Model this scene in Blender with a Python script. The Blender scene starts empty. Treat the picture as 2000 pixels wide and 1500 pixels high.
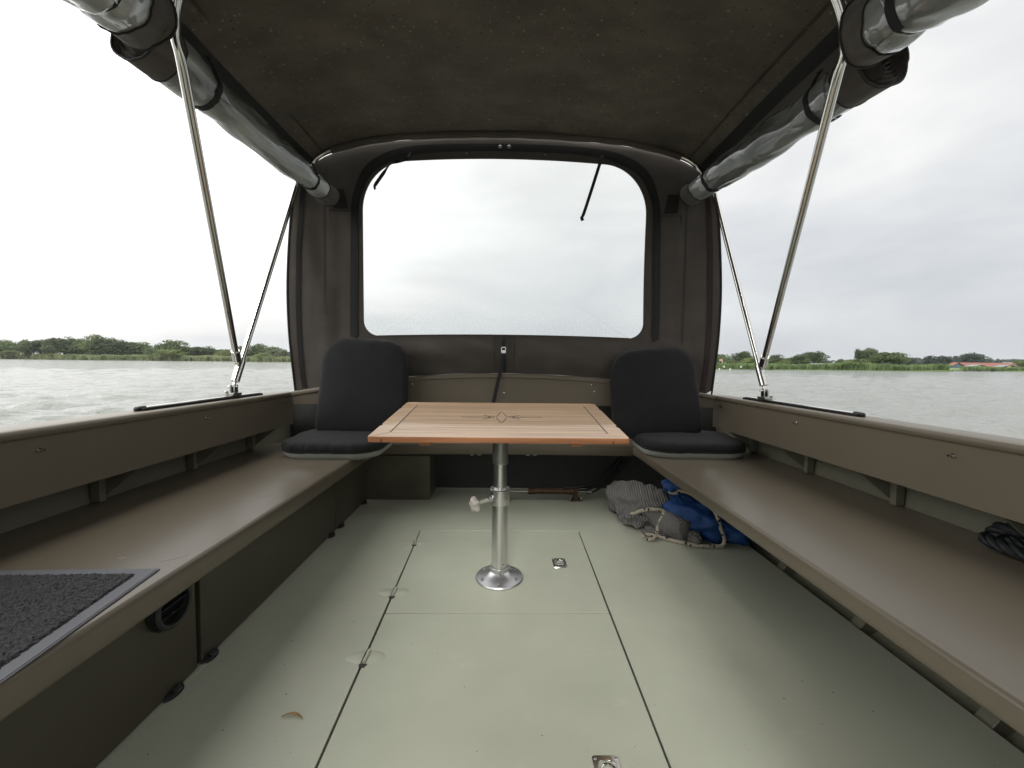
import bpy, bmesh, math, random
import numpy as np
from mathutils import Vector, Matrix, noise as mnoise

S = bpy.context.scene
COL = S.collection
random.seed(7)
rng = np.random.default_rng(7)
PI = math.pi

# ---------------------------------------------------------------- camera
pitch, yaw, roll = math.radians(3.08), math.radians(0.95), math.radians(0.57)
fw = Vector((math.sin(yaw)*math.cos(pitch), math.cos(yaw)*math.cos(pitch), -math.sin(pitch)))
rt0 = Vector((math.cos(yaw), -math.sin(yaw), 0))
up0 = rt0.cross(fw)
rt = math.cos(roll)*rt0 + math.sin(roll)*up0
up = -math.sin(roll)*rt0 + math.cos(roll)*up0
cam_d = bpy.data.cameras.new('camera')
cam_d.sensor_width = 36.0
cam_d.lens = 14.4
cam_d.clip_start = 0.02
cam_d.clip_end = 6000
cam = bpy.data.objects.new('camera', cam_d)
COL.objects.link(cam)
cam.matrix_world = Matrix(((rt.x, up.x, -fw.x, 0), (rt.y, up.y, -fw.y, 0), (rt.z, up.z, -fw.z, 0.93), (0, 0, 0, 1)))
S.camera = cam

# ---------------------------------------------------------------- sky, sun, exposure
SUN_EL, SUN_AZ = math.radians(41), math.radians(-174)      # azimuth from +Y towards +X
sun_dir = Vector((math.sin(SUN_AZ)*math.cos(SUN_EL), math.cos(SUN_AZ)*math.cos(SUN_EL), math.sin(SUN_EL)))
W = bpy.data.worlds.new('World'); S.world = W; W.use_nodes = True
nt = W.node_tree; nt.nodes.clear(); N = nt.nodes.new; L = nt.links.new
out = N('ShaderNodeOutputWorld')
sky = N('ShaderNodeTexSky'); sky.sky_type = 'NISHITA'; sky.sun_disc = False
sky.sun_elevation = SUN_EL; sky.sun_rotation = SUN_AZ; sky.dust_density = 3.0
bg1 = N('ShaderNodeBackground'); bg1.inputs[1].default_value = 0.10
L(sky.outputs[0], bg1.inputs[0])
tc = N('ShaderNodeTexCoord')
def math_n(op, a, b=None, c=None, clamp=False):
    m = N('ShaderNodeMath'); m.operation = op; m.use_clamp = clamp
    for i, v in enumerate((a, b, c)):
        if v is None: continue
        if isinstance(v, (int, float)): m.inputs[i].default_value = v
        else: L(v, m.inputs[i])
    return m.outputs[0]
dot = N('ShaderNodeVectorMath'); dot.operation = 'DOT_PRODUCT'
dot.inputs[1].default_value = (-0.90, 0.05, 0.43)              # thinner, brighter cloud on the port side
L(tc.outputs['Generated'], dot.inputs[0])
sepx = N('ShaderNodeSeparateXYZ'); L(tc.outputs['Generated'], sepx.inputs[0])
elev = math_n('MAXIMUM', sepx.outputs[2], 0.0)
mp = N('ShaderNodeMapping'); mp.inputs['Scale'].default_value = (1.0, 1.0, 2.6)
L(tc.outputs['Generated'], mp.inputs[0])
cl = N('ShaderNodeTexNoise'); cl.inputs['Scale'].default_value = 2.1; cl.inputs['Detail'].default_value = 5
cl.inputs['Roughness'].default_value = 0.5; cl.inputs['Distortion'].default_value = 0.35
L(mp.outputs[0], cl.inputs['Vector'])
t01 = math_n('MULTIPLY_ADD', dot.outputs['Value'], 0.5, 0.5, clamp=True)
glow = math_n('POWER', t01, 5.5)
low = math_n('MULTIPLY_ADD', elev, 3.2, 0.30, clamp=True)
glow = math_n('MULTIPLY', glow, low)
lum = math_n('MULTIPLY_ADD', glow, 2.3, 0.72)                 # brighter cloud towards the hidden sun
lum = math_n('MULTIPLY_ADD', elev, 0.6, lum)
lum = math_n('MULTIPLY_ADD', math_n('POWER', elev, 5.0), 1.9, lum)   # overcast zenith brighter than the horizon
cn = math_n('MULTIPLY_ADD', cl.outputs['Fac'], 0.85, 0.575)
lum = math_n('MULTIPLY', lum, cn)
tint = N('ShaderNodeMix'); tint.data_type = 'RGBA'
tint.inputs['A'].default_value = (0.90, 0.965, 1.05, 1); tint.inputs['B'].default_value = (1.0, 1.0, 0.985, 1)
tf = N('ShaderNodeMapRange'); tf.inputs['From Min'].default_value = 0.5; tf.inputs['From Max'].default_value = 1.0
L(lum, tf.inputs['Value']); L(tf.outputs[0], tint.inputs['Factor'])
bg2 = N('ShaderNodeBackground'); L(tint.outputs['Result'], bg2.inputs[0]); L(lum, bg2.inputs[1])
mixw = N('ShaderNodeMixShader'); mixw.inputs[0].default_value = 0.93
L(bg1.outputs[0], mixw.inputs[1]); L(bg2.outputs[0], mixw.inputs[2]); L(mixw.outputs[0], out.inputs[0])

sd = bpy.data.lights.new('sun', 'SUN'); sd.energy = 1.5; sd.angle = math.radians(13); sd.color = (1.0, 0.97, 0.93)
so = bpy.data.objects.new('sun', sd); COL.objects.link(so); so.location = sun_dir*30
so.rotation_euler = (-sun_dir).to_track_quat('-Z', 'Y').to_euler()

S.view_settings.view_transform = 'Standard'
S.view_settings.look = 'None'
S.view_settings.exposure = 0.0
S.view_settings.gamma = 1.0
S.view_settings.use_curve_mapping = False
S.render.engine = 'CYCLES'
S.cycles.use_denoising = True
S.cycles.max_bounces = 8
S.cycles.diffuse_bounces = 5
S.cycles.transparent_max_bounces = 12
S.cycles.sample_clamp_indirect = 6.0

# ---------------------------------------------------------------- materials
MATS = {}
def pm(name, col, rough=0.5, metal=0.0, var=0.08, vscale=3.0, bump=0.0, bscale=200.0, spec=0.5, stretch=(1, 1, 1),
       col2=None, rvar=0.0, coat=0.0, obj_random=0.0, detail=4.0, trans=0.0, ior=1.45, sheen=0.0):
    m = bpy.data.materials.new(name); m.use_nodes = True
    t = m.node_tree; b = t.nodes['Principled BSDF']
    b.inputs['Roughness'].default_value = rough; b.inputs['Metallic'].default_value = metal
    b.inputs['Specular IOR Level'].default_value = spec; b.inputs['IOR'].default_value = ior
    b.inputs['Coat Weight'].default_value = coat; b.inputs['Transmission Weight'].default_value = trans
    b.inputs['Sheen Weight'].default_value = sheen
    c = t.nodes.new('ShaderNodeTexCoord'); mp = t.nodes.new('ShaderNodeMapping')
    mp.inputs['Scale'].default_value = stretch
    t.links.new(c.outputs['Object'], mp.inputs[0])
    n = t.nodes.new('ShaderNodeTexNoise'); n.inputs['Scale'].default_value = vscale; n.inputs['Detail'].default_value = detail
    t.links.new(mp.outputs[0], n.inputs['Vector'])
    mx = t.nodes.new('ShaderNodeMix'); mx.data_type = 'RGBA'
    a = tuple(x*(1-var) for x in col); bb = tuple(x*(1+var) for x in (col2 or col))
    mx.inputs['A'].default_value = (*a, 1); mx.inputs['B'].default_value = (*bb, 1)
    rmp = t.nodes.new('ShaderNodeMapRange'); rmp.inputs['From Min'].default_value = 0.3; rmp.inputs['From Max'].default_value = 0.7
    t.links.new(n.outputs['Fac'], rmp.inputs['Value']); t.links.new(rmp.outputs[0], mx.inputs['Factor'])
    res = mx.outputs['Result']
    if obj_random:
        oi = t.nodes.new('ShaderNodeObjectInfo'); hs = t.nodes.new('ShaderNodeHueSaturation')
        mr = t.nodes.new('ShaderNodeMapRange'); mr.inputs['To Min'].default_value = 1-obj_random; mr.inputs['To Max'].default_value = 1+obj_random
        t.links.new(oi.outputs['Random'], mr.inputs['Value']); t.links.new(mr.outputs[0], hs.inputs['Value'])
        t.links.new(res, hs.inputs['Color']); res = hs.outputs['Color']
    t.links.new(res, b.inputs['Base Color'])
    if rvar:
        rr = t.nodes.new('ShaderNodeMapRange'); rr.inputs['To Min'].default_value = max(0.02, rough-rvar); rr.inputs['To Max'].default_value = min(1, rough+rvar)
        n2 = t.nodes.new('ShaderNodeTexNoise'); n2.inputs['Scale'].default_value = vscale*2.3; n2.inputs['Detail'].default_value = 6
        t.links.new(mp.outputs[0], n2.inputs['Vector'])
        t.links.new(n2.outputs['Fac'], rr.inputs['Value']); t.links.new(rr.outputs[0], b.inputs['Roughness'])
    if bump:
        nb = t.nodes.new('ShaderNodeTexNoise'); nb.inputs['Scale'].default_value = bscale; nb.inputs['Detail'].default_value = 3
        t.links.new(mp.outputs[0], nb.inputs['Vector'])
        bp = t.nodes.new('ShaderNodeBump'); bp.inputs['Strength'].default_value = bump; bp.inputs['Distance'].default_value = 0.01
        t.links.new(nb.outputs['Fac'], bp.inputs['Height']); t.links.new(bp.outputs[0], b.inputs['Normal'])
    MATS[name] = m
    return m

def add_specks(m, scale, size, col, amount=0.5, stretch=(1, 1, 1)):
    """small scattered marks (dirt, lint, paint chips) mixed into a material's colour"""
    t = m.node_tree; b = t.nodes['Principled BSDF']
    old = b.inputs['Base Color'].links[0].from_socket
    c = t.nodes.new('ShaderNodeTexCoord'); mp = t.nodes.new('ShaderNodeMapping'); mp.inputs['Scale'].default_value = stretch
    t.links.new(c.outputs['Object'], mp.inputs[0])
    v = t.nodes.new('ShaderNodeTexVoronoi'); v.inputs['Scale'].default_value = scale; v.inputs['Randomness'].default_value = 1
    t.links.new(mp.outputs[0], v.inputs['Vector'])
    sp = t.nodes.new('ShaderNodeSeparateColor'); t.links.new(v.outputs['Color'], sp.inputs[0])
    gate = t.nodes.new('ShaderNodeMath'); gate.operation = 'GREATER_THAN'; gate.inputs[1].default_value = 1-amount
    t.links.new(sp.outputs[0], gate.inputs[0])
    rad = t.nodes.new('ShaderNodeMath'); rad.operation = 'MULTIPLY'; rad.inputs[1].default_value = size
    t.links.new(sp.outputs[1], rad.inputs[0])
    lt = t.nodes.new('ShaderNodeMath'); lt.operation = 'LESS_THAN'
    t.links.new(v.outputs['Distance'], lt.inputs[0]); t.links.new(rad.outputs[0], lt.inputs[1])
    mu = t.nodes.new('ShaderNodeMath'); mu.operation = 'MULTIPLY'
    t.links.new(gate.outputs[0], mu.inputs[0]); t.links.new(lt.outputs[0], mu.inputs[1])
    mx = t.nodes.new('ShaderNodeMix'); mx.data_type = 'RGBA'; mx.inputs['B'].default_value = (*col, 1)
    t.links.new(mu.outputs[0], mx.inputs['Factor']); t.links.new(old, mx.inputs['A'])
    t.links.new(mx.outputs['Result'], b.inputs['Base Color'])

def add_smudge(m, scale, lo, hi, col, strength, stretch=(1, 1, 1), detail=6):
    t = m.node_tree; b = t.nodes['Principled BSDF']; old = b.inputs['Base Color'].links[0].from_socket
    c = t.nodes.new('ShaderNodeTexCoord'); mp = t.nodes.new('ShaderNodeMapping'); mp.inputs['Scale'].default_value = stretch
    mp.inputs['Location'].default_value = (scale*1.7, scale*0.3, 0)
    t.links.new(c.outputs['Object'], mp.inputs[0])
    n = t.nodes.new('ShaderNodeTexNoise'); n.inputs['Scale'].default_value = scale; n.inputs['Detail'].default_value = detail; n.inputs['Roughness'].default_value = 0.62
    t.links.new(mp.outputs[0], n.inputs['Vector'])
    r = t.nodes.new('ShaderNodeMapRange'); r.interpolation_type = 'SMOOTHSTEP'; r.inputs['From Min'].default_value = lo; r.inputs['From Max'].default_value = hi
    r.inputs['To Max'].default_value = strength; t.links.new(n.outputs['Fac'], r.inputs['Value'])
    mx = t.nodes.new('ShaderNodeMix'); mx.data_type = 'RGBA'; mx.inputs['B'].default_value = (*col, 1)
    t.links.new(r.outputs[0], mx.inputs['Factor']); t.links.new(old, mx.inputs['A']); t.links.new(mx.outputs['Result'], b.inputs['Base Color'])
FLOOR = pm('floor_paint', (0.405, 0.418, 0.330), 0.38, var=0.06, vscale=2.2, bump=0.06, bscale=260, rvar=0.07)
add_specks(FLOOR, 34, 0.05, (0.10, 0.10, 0.07), 0.20)
add_specks(FLOOR, 13, 0.10, (0.42, 0.43, 0.36), 0.15, (1, 3, 1))
add_smudge(FLOOR, 2.2, 0.42, 0.75, (0.29, 0.30, 0.235), 0.35, detail=3)
add_smudge(FLOOR, 9.0, 0.60, 0.72, (0.46, 0.47, 0.40), 0.35, (1, 2.5, 1))
add_smudge(FLOOR, 26.0, 0.66, 0.74, (0.22, 0.21, 0.15), 0.30, (1, 3, 1))
BENCH = pm('bench_paint', (0.142, 0.119, 0.087), 0.29, var=0.03, vscale=2.0, bump=0.03, bscale=300, rvar=0.015, detail=2)
add_specks(BENCH, 18, 0.05, (0.42, 0.38, 0.32), 0.16, (1, 4, 1))
add_smudge(BENCH, 2.0, 0.35, 0.80, (0.115, 0.098, 0.073), 0.25, detail=1)
PANEL = pm('coaming_paint', (0.155, 0.129, 0.093), 0.38, var=0.05, vscale=2.5, bump=0.05, bscale=300)
PANEL_SHADED = pm('shaded_panel_paint', (0.062, 0.055, 0.037), 0.40, var=0.05, vscale=2.5, bump=0.05, bscale=300)  # bench front panels: shade below the fascia overhang is darkened into the colour
HULL = pm('hull_paint', (0.145, 0.14, 0.10), 0.42, var=0.08, vscale=4, bump=0.08, bscale=120)
BILGE = pm('bilge_paint', (0.085, 0.08, 0.055), 0.5, var=0.2, vscale=6, bump=0.1, bscale=80)
DARK = pm('shaded_transom', (0.035, 0.036, 0.033), 0.6, var=0.15, vscale=5)  # stern transom: its lack of light is put into this near-black colour
CANVAS = pm('canvas', (0.082, 0.071, 0.061), 0.88, var=0.12, vscale=7, bump=0.25, bscale=500, sheen=0.15)
ROOFC = pm('roof_canvas', (0.112, 0.096, 0.076), 0.9, var=0.25, vscale=4, bump=0.3, bscale=420, stretch=(1, 1.6, 1))
add_specks(ROOFC, 42, 0.24, (0.23, 0.20, 0.16), 0.42)
add_specks(ROOFC, 20, 0.15, (0.27, 0.24, 0.195), 0.25, (1, 1.6, 1))
add_specks(ROOFC, 60, 0.30, (0.045, 0.035, 0.027), 0.25)
add_specks(ROOFC, 12, 0.10, (0.17, 0.075, 0.04), 0.22)
WEB = pm('black_webbing', (0.014, 0.014, 0.016), 0.7, var=0.2, vscale=60, bump=0.3, bscale=500)
ZIPM = pm('zip_tape', (0.012, 0.011, 0.011), 0.65, var=0.2, vscale=40, bump=0.2, bscale=400)
MAROON = pm('side_zip', (0.030, 0.016, 0.017), 0.65, var=0.2, vscale=40)
STEEL = pm('stainless', (0.62, 0.61, 0.58), 0.13, 1.0, var=0.04, vscale=8, bump=0.02, bscale=60)
ALU = pm('aluminium', (0.66, 0.66, 0.655), 0.27, 1.0, var=0.05, vscale=20, bump=0.03, bscale=90, stretch=(1, 1, 0.1))
ALUD = pm('worn_aluminium', (0.36, 0.37, 0.35), 0.34, 1.0, var=0.35, vscale=24, stretch=(1, 1, 0.4))
CAST = pm('cast_aluminium', (0.60, 0.60, 0.61), 0.36, 1.0, var=0.06, vscale=30)
TEAK = pm('teak', (0.57, 0.355, 0.195), 0.30, var=0.12, vscale=6, col2=(0.66, 0.43, 0.245), stretch=(0.35, 8, 8), bump=0.06, bscale=30, obj_random=0.10, coat=0.5)  # part of the table top's sky sheen is paled into this colour
TEAKE = pm('teak_edge', (0.36, 0.145, 0.065), 0.34, var=0.18, vscale=6, col2=(0.43, 0.19, 0.09), stretch=(0.5, 8, 8), bump=0.05, bscale=30)
CAULK = pm('caulk', (0.075, 0.062, 0.062), 0.5, var=0.1)
FABRIC = pm('seat_fabric', (0.0092, 0.0096, 0.0102), 0.80, var=0.15, vscale=14, bump=0.35, bscale=600, sheen=0.05)
add_specks(FABRIC, 9, 0.03, (0.12, 0.12, 0.12), 0.35)
GREYF = pm('seat_grey', (0.27, 0.285, 0.25), 0.75, var=0.08, vscale=10, bump=0.2, bscale=500)
MATB = pm('mat_rubber', (0.118, 0.120, 0.135), 0.55, var=0.05, vscale=8, bump=0.1, bscale=200)
MATP = pm('mat_pile', (0.045, 0.045, 0.046), 0.75, var=0.6, vscale=110, bump=0.8, bscale=160, stretch=(1, 1.8, 1))
BLACKP = pm('black_plastic', (0.016, 0.017, 0.017), 0.38, var=0.1)
ROPEB = pm('black_rope', (0.008, 0.009, 0.010), 0.48, var=0.2, vscale=60, bump=0.4, bscale=300, stretch=(1, 1, 1))
ROPEW = pm('cream_rope', (0.50, 0.45, 0.35), 0.8, var=0.15, vscale=90, bump=0.6, bscale=700)
ROPEK = pm('rope_fleck', (0.02, 0.022, 0.03), 0.8)
BLUE = pm('blue_sack', (0.007, 0.050, 0.185), 0.62, var=0.2, vscale=5, bump=0.25, bscale=60)
BRASS = pm('brown_brass', (0.10, 0.055, 0.03), 0.45, 0.6, var=0.3, vscale=30)
KNOB = pm('pale_plastic', (0.46, 0.43, 0.38), 0.5, var=0.1, vscale=20)
WHITEP = pm('white_plastic', (0.55, 0.55, 0.50), 0.5)
LEAFM = pm('dry_leaf', (0.26, 0.16, 0.06), 0.7, var=0.25, vscale=60)
DIRT = pm('dirt', (0.05, 0.045, 0.03), 0.9, var=0.3)
GASKET = pm('dark_gap', (0.03, 0.03, 0.022), 0.6)

add_smudge(CANVAS, 2.4, 0.45, 0.72, (0.060, 0.053, 0.046), 0.6)
add_smudge(CANVAS, 34.0, 0.60, 0.72, (0.12, 0.108, 0.095), 0.35, (1, 1, 5))
add_smudge(ROOFC, 2.2, 0.42, 0.70, (0.075, 0.067, 0.057), 0.6)
add_smudge(ROOFC, 30.0, 0.58, 0.70, (0.18, 0.16, 0.125), 0.5)
# ribbed blanket
BLANKET = pm('ribbed_wool', (0.185, 0.18, 0.17), 0.9, var=0.06, vscale=10)
t = BLANKET.node_tree; b = t.nodes['Principled BSDF']
c = t.nodes.new('ShaderNodeUVMap'); wv = t.nodes.new('ShaderNodeTexWave'); wv.inputs['Scale'].default_value = 11.0
wv.inputs['Distortion'].default_value = 0.8; wv.inputs['Detail'].default_value = 1
t.links.new(c.outputs[0], wv.inputs['Vector'])
bp = t.nodes.new('ShaderNodeBump'); bp.inputs['Strength'].default_value = 1.0; bp.inputs['Distance'].default_value = 0.006
t.links.new(wv.outputs['Fac'], bp.inputs['Height']); t.links.new(bp.outputs[0], b.inputs['Normal'])

# rolled clear vinyl: smoky, wet, glossy
VINYL = pm('rolled_vinyl', (0.10, 0.105, 0.103), 0.12, var=0.5, vscale=7, col2=(0.30, 0.31, 0.30), bump=0.35, bscale=9, spec=0.8, coat=0.6, stretch=(1.5, 0.35, 1.5), rvar=0.08)
VINYL_R = pm('rolled_vinyl_clean', (0.085, 0.09, 0.09), 0.08, var=0.5, vscale=6, col2=(0.26, 0.27, 0.265), bump=0.3, bscale=7, spec=0.9, coat=0.9, stretch=(1.5, 0.3, 1.5), rvar=0.05)
for vm in (VINYL, VINYL_R):
    vm.node_tree.nodes['Principled BSDF'].inputs['Transmission Weight'].default_value = 0.0

# clear window vinyl
PANE = bpy.data.materials.new('window_vinyl'); PANE.use_nodes = True
t = PANE.node_tree; t.nodes.clear()
o_ = t.nodes.new('ShaderNodeOutputMaterial'); tr = t.nodes.new('ShaderNodeBsdfTransparent'); tr.inputs[0].default_value = (0.885, 0.905, 0.905, 1)
gl = t.nodes.new('ShaderNodeBsdfGlossy'); gl.inputs['Roughness'].default_value = 0.12
tl = t.nodes.new('ShaderNodeBsdfTranslucent'); tl.inputs[0].default_value = (0.9, 0.92, 0.92, 1)
mA = t.nodes.new('ShaderNodeMixShader'); mB = t.nodes.new('ShaderNodeMixShader')
c = t.nodes.new('ShaderNodeTexCoord'); sx = t.nodes.new('ShaderNodeSeparateXYZ'); t.links.new(c.outputs['Object'], sx.inputs[0])
mr = t.nodes.new('ShaderNodeMapRange'); mr.inputs['From Min'].default_value = 1.55; mr.inputs['From Max'].default_value = 1.08
mr.inputs['To Min'].default_value = 0.06; mr.inputs['To Max'].default_value = 0.30
t.links.new(sx.outputs[2], mr.inputs['Value'])
nn = t.nodes.new('ShaderNodeTexNoise'); nn.inputs['Scale'].default_value = 160; nn.inputs['Detail'].default_value = 2
t.links.new(c.outputs['Object'], nn.inputs['Vector'])
nr = t.nodes.new('ShaderNodeMapRange'); nr.inputs['From Min'].default_value = 0.35; nr.inputs['From Max'].default_value = 0.7
nr.inputs['To Min'].default_value = 0.75; nr.inputs['To Max'].default_value = 1.28
t.links.new(nn.outputs['Fac'], nr.inputs['Value'])
mm = t.nodes.new('ShaderNodeMath'); mm.operation = 'MULTIPLY'; t.links.new(mr.outputs[0], mm.inputs[0]); t.links.new(nr.outputs[0], mm.inputs[1])
fr = t.nodes.new('ShaderNodeFresnel'); fr.inputs[0].default_value = 1.25
t.links.new(mm.outputs[0], mA.inputs[0]); t.links.new(tr.outputs[0], mA.inputs[1]); t.links.new(tl.outputs[0], mA.inputs[2])
t.links.new(fr.outputs[0], mB.inputs[0]); t.links.new(mA.outputs[0], mB.inputs[1]); t.links.new(gl.outputs[0], mB.inputs[2])
t.links.new(mB.outputs[0], o_.inputs[0])

# water
WATER = bpy.data.materials.new('lake_water'); WATER.use_nodes = True
t = WATER.node_tree; b = t.nodes['Principled BSDF']
b.inputs['Base Color'].default_value = (0.175, 0.182, 0.165, 1); b.inputs['Roughness'].default_value = 0.10; b.inputs['IOR'].default_value = 1.33
c = t.nodes.new('ShaderNodeTexCoord'); mp_ = t.nodes.new('ShaderNodeMapping'); mp_.inputs['Scale'].default_value = (1, 1.7, 1); mp_.inputs['Rotation'].default_value = (0, 0, 0.5)
t.links.new(c.outputs['Object'], mp_.inputs[0])
n1 = t.nodes.new('ShaderNodeTexNoise'); n1.inputs['Scale'].default_value = 2.6; n1.inputs['Detail'].default_value = 5; n1.inputs['Roughness'].default_value = 0.6
n2 = t.nodes.new('ShaderNodeTexNoise'); n2.inputs['Scale'].default_value = 0.55; n2.inputs['Detail'].default_value = 4
t.links.new(mp_.outputs[0], n1.inputs['Vector']); t.links.new(mp_.outputs[0], n2.inputs['Vector'])
b1 = t.nodes.new('ShaderNodeBump'); b1.inputs['Strength'].default_value = 0.8; b1.inputs['Distance'].default_value = 0.12
b2 = t.nodes.new('ShaderNodeBump'); b2.inputs['Strength'].default_value = 0.6; b2.inputs['Distance'].default_value = 0.42
t.links.new(n2.outputs['Fac'], b2.inputs['Height']); t.links.new(n1.outputs['Fac'], b1.inputs['Height'])
t.links.new(b2.outputs[0], b1.inputs['Normal']); t.links.new(b1.outputs[0], b.inputs['Normal'])

def leafy(m):
    t = m.node_tree; b = t.nodes['Principled BSDF']; o_ = t.nodes['Material Output']
    tl = t.nodes.new('ShaderNodeBsdfTranslucent'); mx = t.nodes.new('ShaderNodeMixShader'); mx.inputs[0].default_value = 0.42
    t.links.new(b.inputs['Base Color'].links[0].from_socket, tl.inputs[0])
    t.links.new(b.outputs[0], mx.inputs[1]); t.links.new(tl.outputs[0], mx.inputs[2]); t.links.new(mx.outputs[0], o_.inputs[0])
def foliage(name, c1, c2, sc=0.6):
    m = pm(name, c1, 0.7, var=0.35, vscale=sc, col2=c2, obj_random=0.16)
    leafy(m); return m
F_DARK = foliage('foliage_dark', (0.055, 0.085, 0.032), (0.095, 0.130, 0.052))
F_MID = foliage('foliage_mid', (0.085, 0.122, 0.045), (0.135, 0.180, 0.070))
F_LIGHT = foliage('foliage_light', (0.120, 0.160, 0.050), (0.180, 0.220, 0.080))
F_PALE = foliage('foliage_pale', (0.140, 0.165, 0.09), (0.21, 0.23, 0.15))
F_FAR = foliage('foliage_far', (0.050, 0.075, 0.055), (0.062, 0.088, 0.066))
BARK = pm('bark', (0.09, 0.075, 0.055), 0.9, var=0.3, vscale=4)
REED = pm('reed_blades', (0.17, 0.22, 0.085), 0.75, var=0.3, vscale=0.22, col2=(0.27, 0.30, 0.16))
REEDR = pm('reed_blades_lush', (0.11, 0.19, 0.06), 0.75, var=0.35, vscale=0.5, col2=(0.18, 0.24, 0.10))
leafy(REED); leafy(REEDR)
LAND = pm('meadow', (0.10, 0.15, 0.045), 0.9, var=0.3, vscale=0.05)
ROOFR = pm('red_tile', (0.20, 0.075, 0.055), 0.75, var=0.15, vscale=0.6)
ROOFG = pm('grey_sheet', (0.17, 0.185, 0.195), 0.6, var=0.1, vscale=0.8)
CREAM = pm('cream_wall', (0.50, 0.44, 0.27), 0.8, var=0.06)
BLUEW = pm('blue_grey_boards', (0.09, 0.14, 0.165), 0.8, var=0.1)
WHITEW = pm('white_paint', (0.75, 0.75, 0.73), 0.6, var=0.05)
GLASSD = pm('dark_glass', (0.03, 0.035, 0.04), 0.15)
REDP = pm('red_paint', (0.55, 0.08, 0.03), 0.6)
DARKW = pm('dark_timber', (0.035, 0.03, 0.025), 0.8)

# ---------------------------------------------------------------- mesh helpers
class MB:
    def __init__(s): s.v = []; s.f = []; s.mi = []
    def add(s, vs, fs, mi=0):
        o = len(s.v); s.v += [tuple(p) for p in vs]
        for f in fs: s.f.append(tuple(i+o for i in f)); s.mi.append(mi)
    def box(s, x0, x1, y0, y1, z0, z1, mi=0):
        v = [(x0, y0, z0), (x1, y0, z0), (x1, y1, z0), (x0, y1, z0), (x0, y0, z1), (x1, y0, z1), (x1, y1, z1), (x0, y1, z1)]
        s.add(v, [(3, 2, 1, 0), (4, 5, 6, 7), (0, 1, 5, 4), (1, 2, 6, 5), (2, 3, 7, 6), (3, 0, 4, 7)], mi)
    def prism(s, poly, z0, z1, mi=0):
        n = len(poly)
        v = [(x, y, z0) for x, y in poly] + [(x, y, z1) for x, y in poly]
        s.add(v, [tuple(range(n))[::-1], tuple(range(n, 2*n))] + [(i, (i+1) % n, n+(i+1) % n, n+i) for i in range(n)], mi)
    def tube(s, path, r, n=12, caps=True, mi=0, shape=None):
        P = [Vector(p) for p in path]; m = len(P)
        R = r if isinstance(r, (list, tuple)) else [r]*m
        ts = []
        for i in range(m):
            a = P[max(0, i-1)]; c_ = P[min(m-1, i+1)]; d = (c_-a)
            ts.append(d.normalized() if d.length > 1e-9 else Vector((0, 0, 1)))
        u = ts[0].orthogonal().normalized()
        vs = []
        for i in range(m):
            if i: u = (ts[i-1].rotation_difference(ts[i]) @ u)
            u = (u - ts[i]*u.dot(ts[i])).normalized(); w = ts[i].cross(u)
            for k in range(n):
                a = 2*PI*k/n; q = shape(i/(m-1), a) if shape else 1.0
                vs.append(P[i] + (u*math.cos(a) + w*math.sin(a))*R[i]*q)
        fs = [(i*n+k, i*n+(k+1) % n, (i+1)*n+(k+1) % n, (i+1)*n+k) for i in range(m-1) for k in range(n)]
        if caps: fs += [tuple(range(n))[::-1], tuple(range((m-1)*n, m*n))]
        s.add(vs, fs, mi)
    def lathe(s, prof, c_, n=24, axis=(0, 0, 1), mi=0, cap0=True, cap1=True):
        ax = Vector(axis).normalized(); u = ax.orthogonal().normalized(); w = ax.cross(u); c_ = Vector(c_)
        vs = [c_ + ax*h + (u*math.cos(2*PI*k/n) + w*math.sin(2*PI*k/n))*r for r, h in prof for k in range(n)]
        m = len(prof)
        fs = [(i*n+k, i*n+(k+1) % n, (i+1)*n+(k+1) % n, (i+1)*n+k) for i in range(m-1) for k in range(n)]
        if cap0: fs.append(tuple(range(n))[::-1])
        if cap1: fs.append(tuple(range((m-1)*n, m*n)))
        s.add(vs, fs, mi)
    def extrude(s, prof, ys, mi=0, closed=False, fn=None):
        m = len(prof); vs = []
        for y in ys:
            for p in prof:
                q = fn(p, y) if fn else (p[0], y, p[1])
                vs.append(q)
        k = m if closed else m-1
        fs = [(j*m+i, j*m+(i+1) % m, (j+1)*m+(i+1) % m, (j+1)*m+i) for j in range(len(ys)-1) for i in range(k)]
        if closed: fs += [tuple(range(m))[::-1], tuple(range((len(ys)-1)*m, len(ys)*m))]
        s.add(vs, fs, mi)
    def ribbon(s, path, wid, thick=0.0015, side=None, mi=0):
        P = [Vector(p) for p in path]; vs = []
        for i, p in enumerate(P):
            d = (P[min(i+1, len(P)-1)] - P[max(0, i-1)]).normalized()
            sd_ = Vector(side[i] if isinstance(side, list) else side)
            sd_ = (sd_ - d*sd_.dot(d)).normalized(); nn_ = d.cross(sd_)
            w_ = wid[i] if isinstance(wid, list) else wid
            for a, c_ in ((-1, -1), (1, -1), (1, 1), (-1, 1)):
                vs.append(p + sd_*a*w_/2 + nn_*c_*thick/2)
        m = len(P)
        fs = [(i*4+k, i*4+(k+1) % 4, (i+1)*4+(k+1) % 4, (i+1)*4+k) for i in range(m-1) for k in range(4)]
        fs += [(3, 2, 1, 0), tuple(range((m-1)*4, m*4))]
        s.add(vs, fs, mi)

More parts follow.
